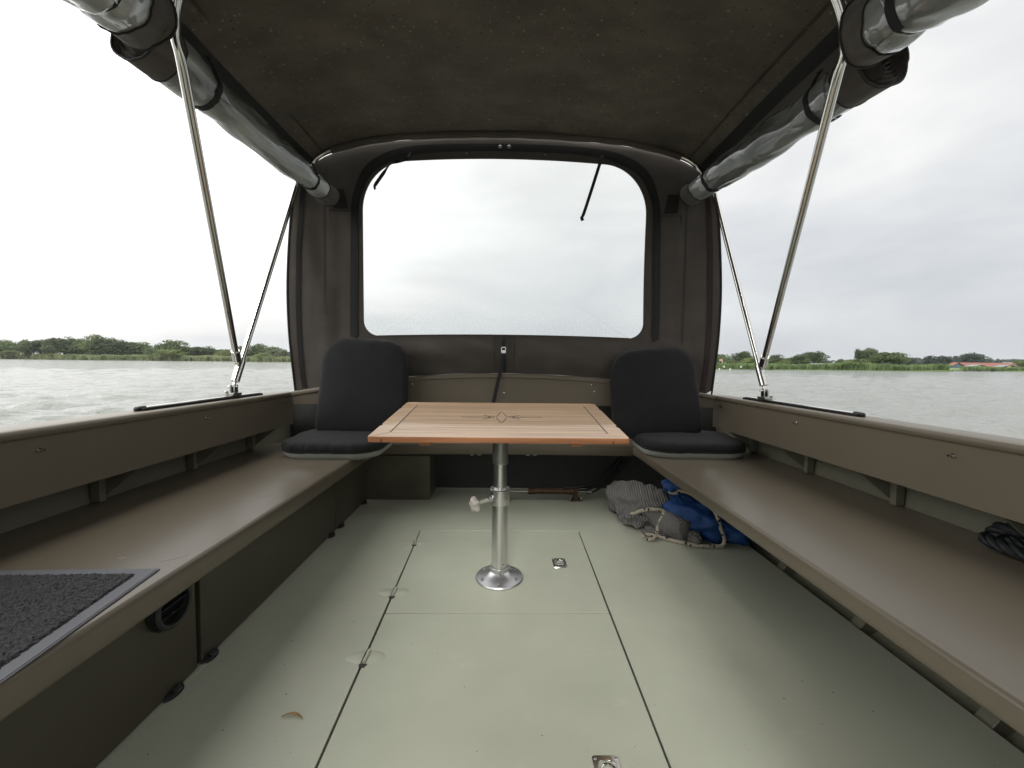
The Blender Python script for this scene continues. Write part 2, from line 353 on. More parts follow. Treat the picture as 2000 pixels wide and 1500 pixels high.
def link(o, parent):
    COL.objects.link(o)
    if parent is not None:
        o.parent = parent
        o.matrix_parent_inverse = Matrix.Translation(-wloc(parent))
    return o
def wloc(o):
    v = Vector(o.location)
    return v
def build(mb, name, mat, parent=None, smooth=True, bevel=0.0, loc=None, angle=40, kind=None, fixn=True):
    me = bpy.data.meshes.new(name)
    me.from_pydata([tuple(p) for p in mb.v], [], mb.f)
    ms = mat if isinstance(mat, (list, tuple)) else [mat]
    for m in ms: me.materials.append(m)
    if len(ms) > 1: me.polygons.foreach_set('material_index', mb.mi)
    if fixn:
        bm = bmesh.new(); bm.from_mesh(me); bmesh.ops.recalc_face_normals(bm, faces=bm.faces); bm.to_mesh(me); bm.free()
    if smooth:
        me.polygons.foreach_set('use_smooth', [True]*len(me.polygons))
        try: me.set_sharp_from_angle(angle=math.radians(angle))
        except Exception: pass
    o = bpy.data.objects.new(name, me)
    link(o, parent)
    if loc is not None: o.location = loc
    if bevel:
        md = o.modifiers.new('bevel', 'BEVEL'); md.width = bevel; md.segments = 2; md.limit_method = 'ANGLE'; md.angle_limit = math.radians(35)
        md.harden_normals = False
    if kind: o['kind'] = kind
    return o
def thing(name, label, cat, loc, group=None):
    o = bpy.data.objects.new(name, None); COL.objects.link(o); o.location = loc; o.empty_display_size = 0.1
    o['label'] = label; o['category'] = cat
    if group: o['group'] = group
    return o
def tag(o, label, cat, group=None):
    o['label'] = label; o['category'] = cat
    if group: o['group'] = group
    return o
def plabel(o, label): o['label'] = label; return o
def inst(src, parent, loc, rot=(0, 0, 0), scale=(1, 1, 1)):
    o = src.copy(); COL.objects.link(o); o.parent = parent
    if parent is not None: o.matrix_parent_inverse = Matrix.Translation(-wloc(parent))
    o.location = loc; o.rotation_euler = rot; o.scale = scale
    return o
def spline(pts, n):
    P = [Vector(p) for p in pts]; P = [P[0]*2-P[1]] + P + [P[-1]*2-P[-2]]; segs = len(P)-3; o = []
    for i in range(n):
        u = i/(n-1)*segs; k = min(int(u), segs-1); t = u-k
        a, b_, c_, d = P[k:k+4]
        o.append(0.5*((2*b_) + (c_-a)*t + (2*a-5*b_+4*c_-d)*t*t + (3*b_-a-3*c_+d)*t*t*t))
    return o
def lerp(a, b_, t): return a + (b_-a)*t
def linspace(a, b_, n): return [a+(b_-a)*i/(n-1) for i in range(n)]

# ---------------------------------------------------------------- water and land
WZ = -0.28
def make_water():
    az = np.radians(np.concatenate([np.arange(-180, -56, 4.0), np.arange(-56, 58, 0.22), np.arange(58, 180.1, 4.0)]))
    r = np.concatenate([[2.2], np.geomspace(2.6, 260, 430), np.geomspace(290, 3800, 16)])
    A, R = np.meshgrid(az, r)
    X = np.sin(A)*R; Y = np.cos(A)*R
    Zw = np.zeros_like(X)
    for _ in range(70):
        lam = np.exp(rng.uniform(np.log(0.30), np.log(2.6)))
        th = rng.normal(2.1, 0.55); kx, ky = np.cos(th)*2*PI/lam, np.sin(th)*2*PI/lam
        amp = 0.0070*lam**0.85
        step = R*(np.log(260/2.6)/430)
        fade = np.clip((lam/np.maximum(step, 1e-3)-2.5)/3, 0, 1)
        ph = kx*X+ky*Y+rng.uniform(0, 6.28)
        Zw += amp*fade*(np.sin(ph)+0.25*np.sin(2*ph+0.6))
    Zw *= np.clip((R-2.5)/3, 0, 1)
    V = np.stack([X, Y, Zw+WZ], -1).reshape(-1, 3)
    nr, na = X.shape
    i = np.arange(nr-1)[:, None]*na + np.arange(na-1)[None, :]
    F = np.stack([i, i+na, i+na+1, i+1], -1).reshape(-1, 4)
    me = bpy.data.meshes.new('water')
    me.vertices.add(len(V)); me.vertices.foreach_set('co', V.ravel())
    me.loops.add(F.size); me.loops.foreach_set('vertex_index', F.ravel().astype(np.int32))
    me.polygons.add(len(F)); me.polygons.foreach_set('loop_start', np.arange(0, F.size, 4, dtype=np.int32))
    me.update(calc_edges=True); me.validate()
    me.polygons.foreach_set('use_smooth', [True]*len(F))
    me.materials.append(WATER)
    o = bpy.data.objects.new('water', me); COL.objects.link(o); o['kind'] = 'structure'
make_water()

SHORE_L = [(-900, 330), (-520, 292), (-300, 246), (-226, 221), (-185, 217), (-144, 214), (-100, 203), (-40, 196), (10, 150), (36, 112)]
SHORE_R = [(36, 112), (49, 96), (74, 95), (90, 93), (104, 94), (112, 103), (126, 108), (143, 110), (200, 128), (420, 190), (900, 330)]
shore = SHORE_L + SHORE_R[1:]
mb = MB(); vs = []
cols = spline([(x, y, 0) for x, y in shore], 150)
for p in cols:
    d = Vector((p.x, p.y, 0)).normalized()
    for off, z in ((0, -0.75), (0.5, -0.2), (1.6, 0.0), (8, 0.12), (90, 0.25), (1900, 0.3)):
        vs.append((p.x+d.x*off, p.y+d.y*off, z))
mb.add(vs, [(i*6+k, i*6+k+1, (i+1)*6+k+1, (i+1)*6+k) for i in range(149) for k in range(5)])
o = build(mb, 'shore', LAND, kind='structure')

def reed_bed(name, pts, n, depth, hmin, hmax, mat, seed, wid=0.16):
    g = np.random.default_rng(seed)
    P = np.array([(p.x, p.y) for p in spline([(x, y, 0) for x, y in pts], 200)])
    u = g.uniform(0, 198.99, n); k = u.astype(int); fr_ = (u-k)[:, None]
    base = P[k]*(1-fr_)+P[k+1]*fr_
    dirn = base/np.linalg.norm(base, axis=1)[:, None]
    base = base+dirn*g.uniform(0.0, depth, n)[:, None]
    patch = np.array([mnoise.noise(Vector((x*0.09, y*0.09, seed))) for x, y in base])
    fine = np.array([mnoise.noise(Vector((x*0.5, y*0.5, seed+4))) for x, y in base])
    h = np.clip(lerp(hmin, hmax, np.clip(0.5+0.55*patch+0.35*fine, 0, 1))*g.uniform(0.75, 1.1, n), 0.3, None)
    w = wid*g.uniform(0.6, 1.5, n); an = g.uniform(0, PI, n); lean = g.normal(0, 0.16, (n, 2))*h[:, None]
    ax = np.stack([np.cos(an), np.sin(an)], 1)*w[:, None]
    z0 = np.full(n, WZ-0.05)
    mid = base+lean*0.4
    V = np.zeros((n, 5, 3))
    V[:, 0, :2] = base-ax*0.5; V[:, 1, :2] = base+ax*0.5
    V[:, 2, :2] = mid+ax*0.6; V[:, 3, :2] = mid-ax*0.6; V[:, 4, :2] = base+lean
    V[:, 0, 2] = z0; V[:, 1, 2] = z0; V[:, 2, 2] = z0+h*0.62; V[:, 3, 2] = z0+h*0.62; V[:, 4, 2] = z0+h
    m_ = MB(); m_.v = [tuple(p) for p in V.reshape(-1, 3)]
    for i in range(n): m_.f += [(i*5, i*5+1, i*5+2, i*5+3), (i*5+3, i*5+2, i*5+4)]
    o = build(m_, name, mat, smooth=False, kind='stuff', fixn=False)
    return o
o = reed_bed('reeds', SHORE_L[1:8], 16000, 9, 2.0, 3.6, REED, 3, 0.5); o['label'] = 'band of green reeds along the far left shore'
o = reed_bed('reeds', [(30, 118), (49, 96.5), (74, 95.5), (90, 93.5), (104, 94.5)], 12000, 5, 1.1, 2.0, REEDR, 5, 0.22); o['label'] = 'lush reeds fringing the nearer right shore'
o = reed_bed('reeds', [(121, 107), (143, 110.5), (200, 128.5), (300, 156)], 6000, 5, 0.9, 1.5, REEDR, 8, 0.22); o['label'] = 'low reeds in front of the red roofed hall'

# ---------------------------------------------------------------- trees
def crown_mesh(seed, lobes, leaf, per, spread=(1, 1, 1), shape='round'):
    g = random.Random(seed); m_ = MB()
    cs = []
    for i in range(lobes):
        while True:
            p = Vector((g.uniform(-1, 1), g.uniform(-1, 1), g.uniform(-1, 1)))
            if p.length < 1: break
        rr = g.uniform(0.26, 0.44)
        if shape == 'tall': p = Vector((p.x*0.62, p.y*0.62, p.z)); rr *= 0.9
        if shape == 'dome' and p.z < 0: p.z *= 0.6
        cs.append((p*0.72, rr))
    for p, rr in cs:
        for _ in range(per):
            d = Vector((g.gauss(0, 1), g.gauss(0, 1), g.gauss(0, 1))).normalized()
            q = p + d*rr*g.uniform(0.55, 1.08)
            nrm = (d + Vector((g.gauss(0, .6), g.gauss(0, .6), g.gauss(0, .6)))).normalized()
            a = nrm.orthogonal().normalized(); b_ = nrm.cross(a); ang = g.uniform(0, PI)
            a, b_ = a*math.cos(ang)+b_*math.sin(ang), b_*math.cos(ang)-a*math.sin(ang)
            s1, s2 = leaf*g.uniform(0.6, 1.4), leaf*g.uniform(0.5, 1.1)
            m_.add([q-a*s1, q-b_*s2*0.6, q+a*s1, q+b_*s2], [(0, 1, 2, 3)])
    me = bpy.data.meshes.new('crown'); me.from_pydata([tuple(v) for v in m_.v], [], m_.f)
    return me
CROWNS = {}
for kind, arg in (('round', (20, 0.078, 120)), ('tall', (18, 0.07, 110)), ('dome', (24, 0.068, 115)), ('loose', (11, 0.07, 80))):
    for k in range(3):
        CROWNS[kind, k] = crown_mesh(len(kind)*31+k*13+ord(kind[0]), *arg, shape=kind)
TRUNKS = []
for k in range(3):
    m_ = MB(); g = random.Random(50+k)
    top = Vector((g.uniform(-.06, .06), g.uniform(-.06, .06), 0.62))
    m_.tube(spline([(0, 0, 0), (g.uniform(-.02, .02), 0, 0.3), top], 6), [0.034, 0.028, 0.025, 0.022, 0.017, 0.010], 7)
    for j in range(5):
        z = g.uniform(0.26, 0.5); a = g.uniform(0, 6.28)
        m_.tube([(0, 0, z), (math.cos(a)*0.10, math.sin(a)*0.10, z+0.12), (math.cos(a)*0.2, math.sin(a)*0.2, z+0.28)], [0.013, 0.009, 0.004], 5)
    me = bpy.data.meshes.new('trunk'); me.from_pydata([tuple(v) for v in m_.v], [], m_.f)
    me.materials.append(BARK); TRUNKS.append(me)
CM = {}
tree_n = [0]
def tree(px, depth, w, toppx, mat, kind, label, group, name='tree', low=0.22):
    """px: bearing; depth: metres ahead; w, toppx: size as seen -> metres at that depth"""
    d = Vector(fw) + Vector(rt)*((px-1000)/800.0); X = d.x/d.y*depth
    dist_s = 800.0/(depth*math.sqrt(1)*0.999)
    hzn = 707 + (px-1000)*0.00995
    H = (hzn-toppx)/dist_s + 0.93 - 0.25
    Wd = w/dist_s
    k = tree_n[0] % 3; tree_n[0] += 1
    base = Vector((X, depth, 0.2))
    t_ = thing(name, label, name if name != 'bush' else 'bush', base, group)
    key = (kind, k, mat.name)
    if key not in CM:
        me = CROWNS[kind, k].copy(); me.materials.append(mat); CM[key] = me
    c_ = bpy.data.objects.new('crown', CM[key]); COL.objects.link(c_); c_.parent = t_
    zc = H*(1+low)/2; c_.location = (0, 0, zc); c_.scale = (Wd*0.62, Wd*0.62, H*(1-low)/2*1.06); c_.rotation_euler = (0, 0, tree_n[0]*1.3)
    if name == 'tree':
        b_ = bpy.data.objects.new('trunk', TRUNKS[k]); COL.objects.link(b_); b_.parent = t_
        s_ = H; b_.scale = (s_, s_, H*1.05); b_.rotation_euler = (0, 0, tree_n[0]*0.7)
    return t_
GL = 'trees in the wood behind the left shore'
left = [
 (8, 240, 46, 662, F_MID, 'round', 'green tree cut by the left picture edge on the far left shore'),
 (40, 246, 40, 666, F_DARK, 'loose', 'open crowned tree with sky gaps, second from the left end of the wood'),
 (64, 240, 36, 660, F_MID, 'round', 'rounded mid green tree, third from the left end of the wood'),
 (84, 244, 40, 663, F_DARK, 'round', 'dark green tree, fourth from the left end of the wood'),
 (106, 240, 38, 659, F_MID, 'tall', 'upright tree, fifth from the left end of the wood'),
 (128, 238, 44, 656, F_DARK, 'round', 'broad dark tree, sixth from the left end of the wood'),
 (146, 245, 34, 657, F_MID, 'loose', 'thin topped tree, seventh from the left end of the wood'),
 (165, 240, 40, 659, F_MID, 'round', 'tree just left of the tallest crown of the left wood'),
 (197, 236, 44, 655, F_MID, 'dome', 'tallest crown of the wood on the left shore'),
 (222, 240, 46, 662, F_MID, 'dome', 'tree just right of the tallest crown of the left wood'),
 (250, 238, 52, 664, F_DARK, 'dome', 'wide dark tree sloping down at the right end of the dense wood'),
 (278, 242, 42, 669, F_MID, 'dome', 'last low tree at the right end of the dense wood'),
 (297, 236, 18, 675, F_MID, 'loose', 'small wispy tree in the gap between the two woods'),
 (320, 232, 26, 670, F_DARK, 'round', 'small dark tree left of the big dome in the second wood'),
 (340, 228, 50, 665, F_MID, 'dome', 'big domed tree at the left of the second wood'),
 (370, 232, 34, 677, F_LIGHT, 'round', 'light green tree right of the big domed tree'),
 (398, 232, 46, 675, F_DARK, 'dome', 'broad low dark tree in the middle of the second wood'),
 (430, 236, 40, 679, F_MID, 'round', 'low tree directly left of the left canopy poles'),
 (438, 222, 40, 686, F_LIGHT, 'dome', 'yellow green low tree beside the foot of the left canopy poles'),
 (472, 232, 34, 674, F_DARK, 'round', 'dark tree seen between the two left canopy poles'),
 (504, 228, 44, 672, F_MID, 'dome', 'rounded tree just right of the left canopy poles'),
 (525, 226, 44, 676, F_MID, 'round', 'mid green tree left of the pale poplar'),
 (533, 222, 26, 682, F_PALE, 'round', 'pale grey green bushy tree in front of the poplar'),
 (553, 224, 20, 676, F_PALE, 'tall', 'pale slender poplar close to the canopy edge'),
 (574, 222, 18, 679, F_PALE, 'tall', 'pale poplar half hidden by the canopy edge on the left'),
]
for a in left: tree(*a[:6], a[6], GL, low=0.02)
for px, dp, w, tp, m_, lb in ((26, 226, 26, 683, F_LIGHT, 'light green rounded bush at the left picture edge above the reeds'),
                              (336, 218, 46, 683, F_LIGHT, 'yellow green bush below the big domed tree on the left shore'),
                              (514, 214, 36, 689, F_LIGHT, 'yellow green bush right of the left canopy poles')):
    tree(px, dp, w, tp, m_, 'dome', lb, 'bushes on the left shore', 'bush', 0.05)
GR = 'trees on the right shore'
right = [
 (1402, 150, 36, 689, F_MID, 'dome', 'tree half hidden behind the right canopy edge'),
 (1448, 160, 38, 686, F_DARK, 'dome', 'round dark tree left of the right canopy poles'),
 (1500, 165, 26, 696, F_DARK, 'round', 'small dark tree seen between the two right canopy poles'),
 (1514, 160, 28, 690, F_DARK, 'round', 'dark tree just right of the right canopy poles'),
 (1537, 152, 30, 693, F_MID, 'tall', 'pointed mid green tree left of the pair of dark shrubby trees'),
 (1563, 148, 34, 692, F_DARK, 'dome', 'left one of the joined dark trees above the white roof'),
 (1588, 150, 42, 684, F_DARK, 'dome', 'right, higher one of the joined dark trees above the white roof'),
 (1679, 140, 26, 671, F_DARK, 'tall', 'tallest tree on the right shore, with a narrow flat top'),
 (1694, 142, 40, 680, F_DARK, 'dome', 'dark tree leaning on the right side of the tallest one'),
 (1716, 138, 48, 684, F_DARK, 'dome', 'broad dark tree in the middle of the tall clump'),
 (1744, 138, 42, 688, F_MID, 'dome', 'brownish green tree at the right end of the tall clump'),
 (1776, 230, 16, 699, F_FAR, 'round', 'small lone tree right of the tall clump'),
 (1814, 260, 24, 692, F_FAR, 'round', 'left one of the distant tree pair'),
 (1838, 262, 26, 692, F_FAR, 'round', 'right one of the distant tree pair'),
 (1864, 270, 20, 694, F_FAR, 'tall', 'distant pointed tree above the left end of the red roof'),
 (1896, 230, 40, 687, F_FAR, 'dome', 'big round tree standing behind the red roof'),
 (1996, 150, 26, 704, F_MID, 'dome', 'tree at the right picture edge beside the red roof'),
]
for a in right: tree(*a[:6], a[6], GR, low=0.05)
for px, dp, w, tp, m_, lb in ((1426, 130, 26, 703, F_MID, 'low hedge like bush left of the light green bush'),
                              (1462, 125, 26, 697, F_LIGHT, 'light green rounded bush left of the right canopy poles'),
                              (1528, 125, 26, 704, F_LIGHT, 'yellow green low bush under the pointed tree'),
                              (1641, 118, 22, 701, F_MID, 'bush at the left foot of the tall clump'),
                              (1676, 116, 40, 699, F_MID, 'broad bush in front of the tallest tree'),
                              (1658, 115, 26, 705, F_LIGHT, 'small light bush in front of the tall clump'),
                              (1985, 190, 14, 702, F_MID, 'small bush above the right end of the red roof')):
    tree(px, dp, w, tp, m_, 'dome', lb, 'bushes on the right shore', 'bush', 0.05)

# far-off woods that read as one mass
def far_wood(pts, h, n, seed, label):
    g = random.Random(seed); m_ = MB(); P = spline([(x, y, 0) for x, y in pts], 120)
    for i in range(n):
        p = P[g.randrange(120)]; q = Vector((p.x+g.uniform(-4, 4), p.y+g.uniform(-6, 6), 0))
        hh = h*(0.8+0.25*mnoise.noise(Vector((q.x*0.05, q.y*0.05, seed))))
        q.z = 0.3+hh*math.sqrt(g.random())
        nrm = Vector((g.gauss(0, 1), g.gauss(-1, 1), g.gauss(0.4, .6))).normalized(); a = nrm.orthogonal().normalized(); b_ = nrm.cross(a)
        s_ = g.uniform(0.8, 1.6)*h/9
        m_.add([q-a*s_, q-b_*s_, q+a*s_, q+b_*s_], [(0, 1, 2, 3)])
    o = build(m_, 'woodland', F_FAR, smooth=False, kind='stuff', fixn=False); o['label'] = label
far_wood([(390, 420), (470, 430), (560, 420), (700, 420)], 9.5, 5200, 2, 'long low wood on the right horizon behind the hall')
far_wood([(150, 330), (230, 350), (300, 350), (390, 400)], 5.5, 3600, 4, 'hazy low wood between the clump and the hall on the right')
far_wood([(-330, 330), (-220, 290), (-150, 262), (-110, 250)], 6.5, 5000, 6, 'undergrowth between the trunks of the left wood')

# ---------------------------------------------------------------- buildings and marks on the right shore
def bear(px, depth):
    d = Vector(fw) + Vector(rt)*((px-1000)/800.0); return d.x/d.y*depth
def gable(name, x0, x1, y, dp, zw, zr, wallm, roofm, label, ridge_x=True, nwin=5, base=0.2):
    t_ = thing(name, label, 'building', ((x0+x1)/2, y+dp/2, base))
    m_ = MB(); m_.box(x0, x1, y, y+dp, base, zw)
    if ridge_x:
        m_.add([(x0, y, zw), (x0, y+dp, zw), (x0, y+dp/2, zr)], [(0, 1, 2)]); m_.add([(x1, y, zw), (x1, y+dp, zw), (x1, y+dp/2, zr)], [(0, 1, 2)])
    else:
        xm = (x0+x1)/2; m_.add([(x0, y, zw), (x1, y, zw), (xm, y, zr)], [(0, 1, 2)]); m_.add([(x0, y+dp, zw), (x1, y+dp, zw), (xm, y+dp, zr)], [(0, 1, 2)])
    build(m_, 'wall', wallm, t_, smooth=False)
    r_ = MB(); th = 0.12; ov = 0.4
    if ridge_x:
        for s_, yy in ((1, y-ov), (-1, y+dp+ov)):
            k = (zr-zw)/(dp/2); ze = zw-ov*k
            r_.add([(x0-ov, yy, ze+th), (x1+ov, yy, ze+th), (x1+ov, y+dp/2, zr+th), (x0-ov, y+dp/2, zr+th),
                    (x0-ov, yy, ze), (x1+ov, yy, ze), (x1+ov, y+dp/2, zr), (x0-ov, y+dp/2, zr)],
                   [(0, 1, 2, 3), (7, 6, 5, 4), (0, 4, 5, 1), (1, 5, 6, 2), (2, 6, 7, 3), (3, 7, 4, 0)])
    else:
        xm = (x0+x1)/2; k = (zr-zw)/((x1-x0)/2); ze = zw-ov*k
        for xx in (x0-ov, x1+ov):
            r_.add([(xx, y-ov, ze+th), (xx, y+dp+ov, ze+th), (xm, y+dp+ov, zr+th), (xm, y-ov, zr+th),
                    (xx, y-ov, ze), (xx, y+dp+ov, ze), (xm, y+dp+ov, zr), (xm, y-ov, zr)],
                   [(0, 1, 2, 3), (7, 6, 5, 4), (0, 4, 5, 1), (1, 5, 6, 2), (2, 6, 7, 3), (3, 7, 4, 0)])
    build(r_, 'roof', roofm, t_, smooth=False)
    for i in range(nwin):
        xw = lerp(x0, x1, (i+0.5)/nwin)
        w_ = MB(); w_.box(xw-0.45, xw+0.45, y-0.06, y+0.02, base+0.9, min(zw-0.3, base+2.0)); build(w_, 'window', GLASSD, t_, smooth=False)
    return t_
gable('hall', bear(1882, 172), bear(1992, 172), 172, 4.5, 1.05, 2.5, BLUEW, ROOFR, 'long low hall with an orange red tiled roof on the right shore', nwin=9)
gable('house', bear(1858, 166), bear(1878, 166), 166, 1.6, 1.35, 2.45, BLUEW, ROOFR, 'small blue grey gabled house at the left end of the red roofed hall', ridge_x=False, nwin=2)
gable('hut', bear(1898, 138), bear(1924, 138), 138, 2.2, 0.95, 1.5, CREAM, ROOFG, 'cream gabled hut with grey roof, the left one before the red hall', ridge_x=False, nwin=2)
gable('hut', bear(1955, 138), bear(1982, 138), 138, 2.2, 0.95, 1.5, CREAM, ROOFG, 'cream gabled hut with grey roof, the right one before the red hall', ridge_x=False, nwin=2)
gable('shed', bear(1588, 130), bear(1622, 130), 130, 2.5, 0.95, 1.35, WHITEW, ROOFG, 'long low shed with pale roof below the joined dark trees', nwin=3)
gable('house', bear(1632, 190), bear(1640, 190), 190, 3, 1.5, 2.6, WHITEW, ROOFG, 'tiny white house left of the tall clump', ridge_x=False, nwin=1)
gable('house', bear(1962, 240), bear(1982, 240), 240, 3, 2.4, 3.6, WHITEW, ROOFG, 'far house with a grey roof rising behind the red roof', nwin=2)
# flag, posts, cones, jetty
t_ = thing('flag', 'small orange and white flag on a white pole left of the dark round tree', 'flag', (bear(1409, 110), 110, 0.1))
m_ = MB(); m_.tube([(bear(1409, 110), 110, -0.1), (bear(1409, 110), 110, 2.3)], 0.05, 8); build(m_, 'pole', WHITEW, t_)
m_ = MB(); fx = bear(1409, 110)
m_.extrude([(0, 1.75), (0, 2.3)], linspace(0, 0.8, 7), fn=lambda p, y: (fx-y, 110+0.06*math.sin(y*9), p[1]-0.1*y)); build(m_, 'flag_cloth', pm('flag_cloth', (0.6, 0.3, 0.2), 0.8, var=0.3, vscale=2), t_)
for px, lb in ((1413, 'white mooring post in the water nearest the right canopy edge'), (1446, 'white mooring post in the water left of the right canopy poles')):
    x_ = bear(px, 88); t_ = thing('mooring_post', lb, 'post', (x_, 88, WZ), 'white posts in the water')
    m_ = MB(); m_.tube([(x_, 88, WZ-0.6), (x_, 88, 0.22)], 0.09, 8); build(m_, 'post', DARKW, t_)
    m_ = MB(); m_.tube([(x_, 88, 0.2), (x_, 88, 0.52)], [0.11, 0.10], 8); build(m_, 'cap', WHITEW, t_)
for px, lb in ((1404, 'small white float near the canopy edge, left of the posts'), (1425, 'small white float between the two mooring posts')):
    m_ = MB(); m_.lathe([(0.0, -0.16), (0.12, -0.1), (0.16, 0.0), (0.12, 0.1), (0.0, 0.16)], (bear(px, 90), 90, WZ+0.08), 10, cap0=False, cap1=False)
    tag(build(m_, 'float', WHITEW), lb, 'buoy', 'white floats on the water')
for px, dp, lb in ((1487, 108, 'red sign board seen between the right canopy poles'), (1818, 118, 'orange board in the bushes left of the hall')):
    x_ = bear(px, dp); t_ = thing('board', lb, 'sign', (x_, dp, 0.2))
    m_ = MB(); m_.box(x_-0.5, x_+0.5, dp, dp+0.05, 0.9, 1.6); build(m_, 'panel', REDP, t_, smooth=False)
    m_ = MB(); m_.box(x_-0.05, x_+0.05, dp+0.06, dp+0.12, 0.0, 1.5); build(m_, 'post', DARKW, t_, smooth=False)
t_ = thing('jetty', 'low dark timber jetty at the waterline before the grassy bank', 'jetty', (108, 98, WZ))
for i in range(14):
    m_ = MB(); m_.box(bear(1832, 95)+i*1.0, bear(1832, 95)+i*1.0+0.92, 95, 96.6, -0.12, -0.04); build(m_, 'plank', DARKW, t_, smooth=False)
for i in range(5):
    m_ = MB(); m_.box(bear(1832, 95)+i*3.2, bear(1832, 95)+i*3.2+0.16, 94.9, 95.06, -1.0, -0.13)
    build(m_, 'pile', DARKW, t_, smooth=False)

# ---------------------------------------------------------------- the boat: hull, floor, benches, coamings
boat = thing('motorboat', 'open grey green motorboat with side benches and taupe coamings, seen from inside towards its stern', 'boat', (0, 1.3, WZ))
YF, YS = -1.9, 2.98                      # forward and stern ends of what is built
HXL = lambda y: -0.405-0.0305*(y-0.5) if y > 0.5 else -0.405      # hatch sides (slightly splayed towards the stern)
HXR = lambda y: 0.375+0.0205*(y-0.5) if y > 0.5 else 0.375
HY0, HYM, HY1 = 0.18, 1.470, 2.208

# floor: one sheet with the hatch opening, its rim and ledge
m_ = MB()
G = 0.0045
hl0, hl1, hr0, hr1 = HXL(HY0)-G, HXL(HY1)-G, HXR(HY0)+G, HXR(HY1)+G
ya, yb = HY0-0.003, HY1
FL, FR = -1.56, 1.258
m_.add([(FL, YF, 0), (FR, YF, 0), (FR, ya, 0), (hr0, ya, 0), (hl0, ya, 0), (FL, ya, 0), (FL, yb, 0), (hl1, yb, 0), (hr1, yb, 0), (FR, yb, 0), (FL, YS, 0), (FR, YS, 0)],
       [(0, 1, 2, 3, 4, 5), (5, 4, 7, 6), (3, 2, 9, 8), (6, 7, 8, 9, 11, 10)])
m_.add([(hl0, ya, 0), (hr0, ya, 0), (hr1, yb, 0), (hl1, yb, 0), (hl0, ya, -0.05), (hr0, ya, -0.05), (hr1, yb, -0.05), (hl1, yb, -0.05)],
       [(0, 4, 5, 1), (1, 5, 6, 2), (2, 6, 7, 3), (3, 7, 4, 0)])
m_.add([(FR, YF, 0), (FR, YS, 0), (FR, YS, -0.03), (FR, YF, -0.03)], [(0, 1, 2, 3)])
floor = build(m_, 'floor', FLOOR, boat, smooth=False, fixn=False)
plabel(floor, 'pale grey green painted floor')
m_ = MB(); m_.box(hl1-0.01, hr1+0.03, ya-0.01, yb+0.01, -0.075, -0.05)
build(m_, 'hatch_well', GASKET, boat, smooth=False)

def hatch(y0, y1, label):
    m_ = MB(); m_.prism([(HXL(y0), y0), (HXR(y0), y0), (HXR(y1), y1), (HXL(y1), y1)], -0.022, 0.0008)
    return plabel(build(m_, 'hatch_cover', FLOOR, boat, smooth=False, bevel=0.0022), label)
hatch_b = hatch(HYM+0.0022, HY1-0.0004, 'rear hatch cover that carries the table foot')
hatch_f = hatch(HY0, HYM-0.0022, 'larger forward hatch cover')
m_ = MB(); m_.tube(spline([(HXL(HY1)-0.01, HY1+0.002, 0.0), (-0.1, HY1+0.001, 0.0005), (HXR(HY1)+0.012, HY1+0.004, 0.0)], 24), 0.0055, 8)
build(m_, 'weld_bead', FLOOR, boat)

def hinge(y, parent, s=1.0):
    m_ = MB()
    xc = HXL(y)
    for sgn in (-1, 1):
        pts = []
        for i in range(15):
            a = -PI/2+PI*i/14
            lx = (0.052*math.cos(a) if sgn > 0 else 0.058*math.cos(a)**1.25) if math.cos(a) > 1e-6 else 0
            pts.append((xc+sgn*(0.008+lx*s), y+0.030*s*math.sin(a)))
        n = len(pts)
        inner = [(lerp(p[0], xc+sgn*0.014, .22), lerp(p[1], y, .22)) for p in pts]
        m_.add([(x, q, 0.0008) for x, q in pts]+[(x, q, 0.0042) for x, q in inner], [(i, i+1, n+i+1, n+i) for i in range(n-1)]+[tuple(range(n, 2*n))])
    m_.tube([(xc, y-0.026*s, 0.001), (xc, y+0.03*s, 0.001)], 0.0062, 8)
    h_ = build(m_, 'hinge', FLOOR, parent)
    m_ = MB(); m_.prism([(xc-0.008, y-0.045*s), (xc+0.008, y-0.045*s), (xc+0.014, y-0.028*s), (xc-0.014, y-0.028*s)], 0.0004, 0.0014)
    build(m_, 'hinge_gap', GASKET, parent, smooth=False)
hinge(2.06, hatch_b, 0.9); hinge(1.607, hatch_b); hinge(1.244, hatch_f)

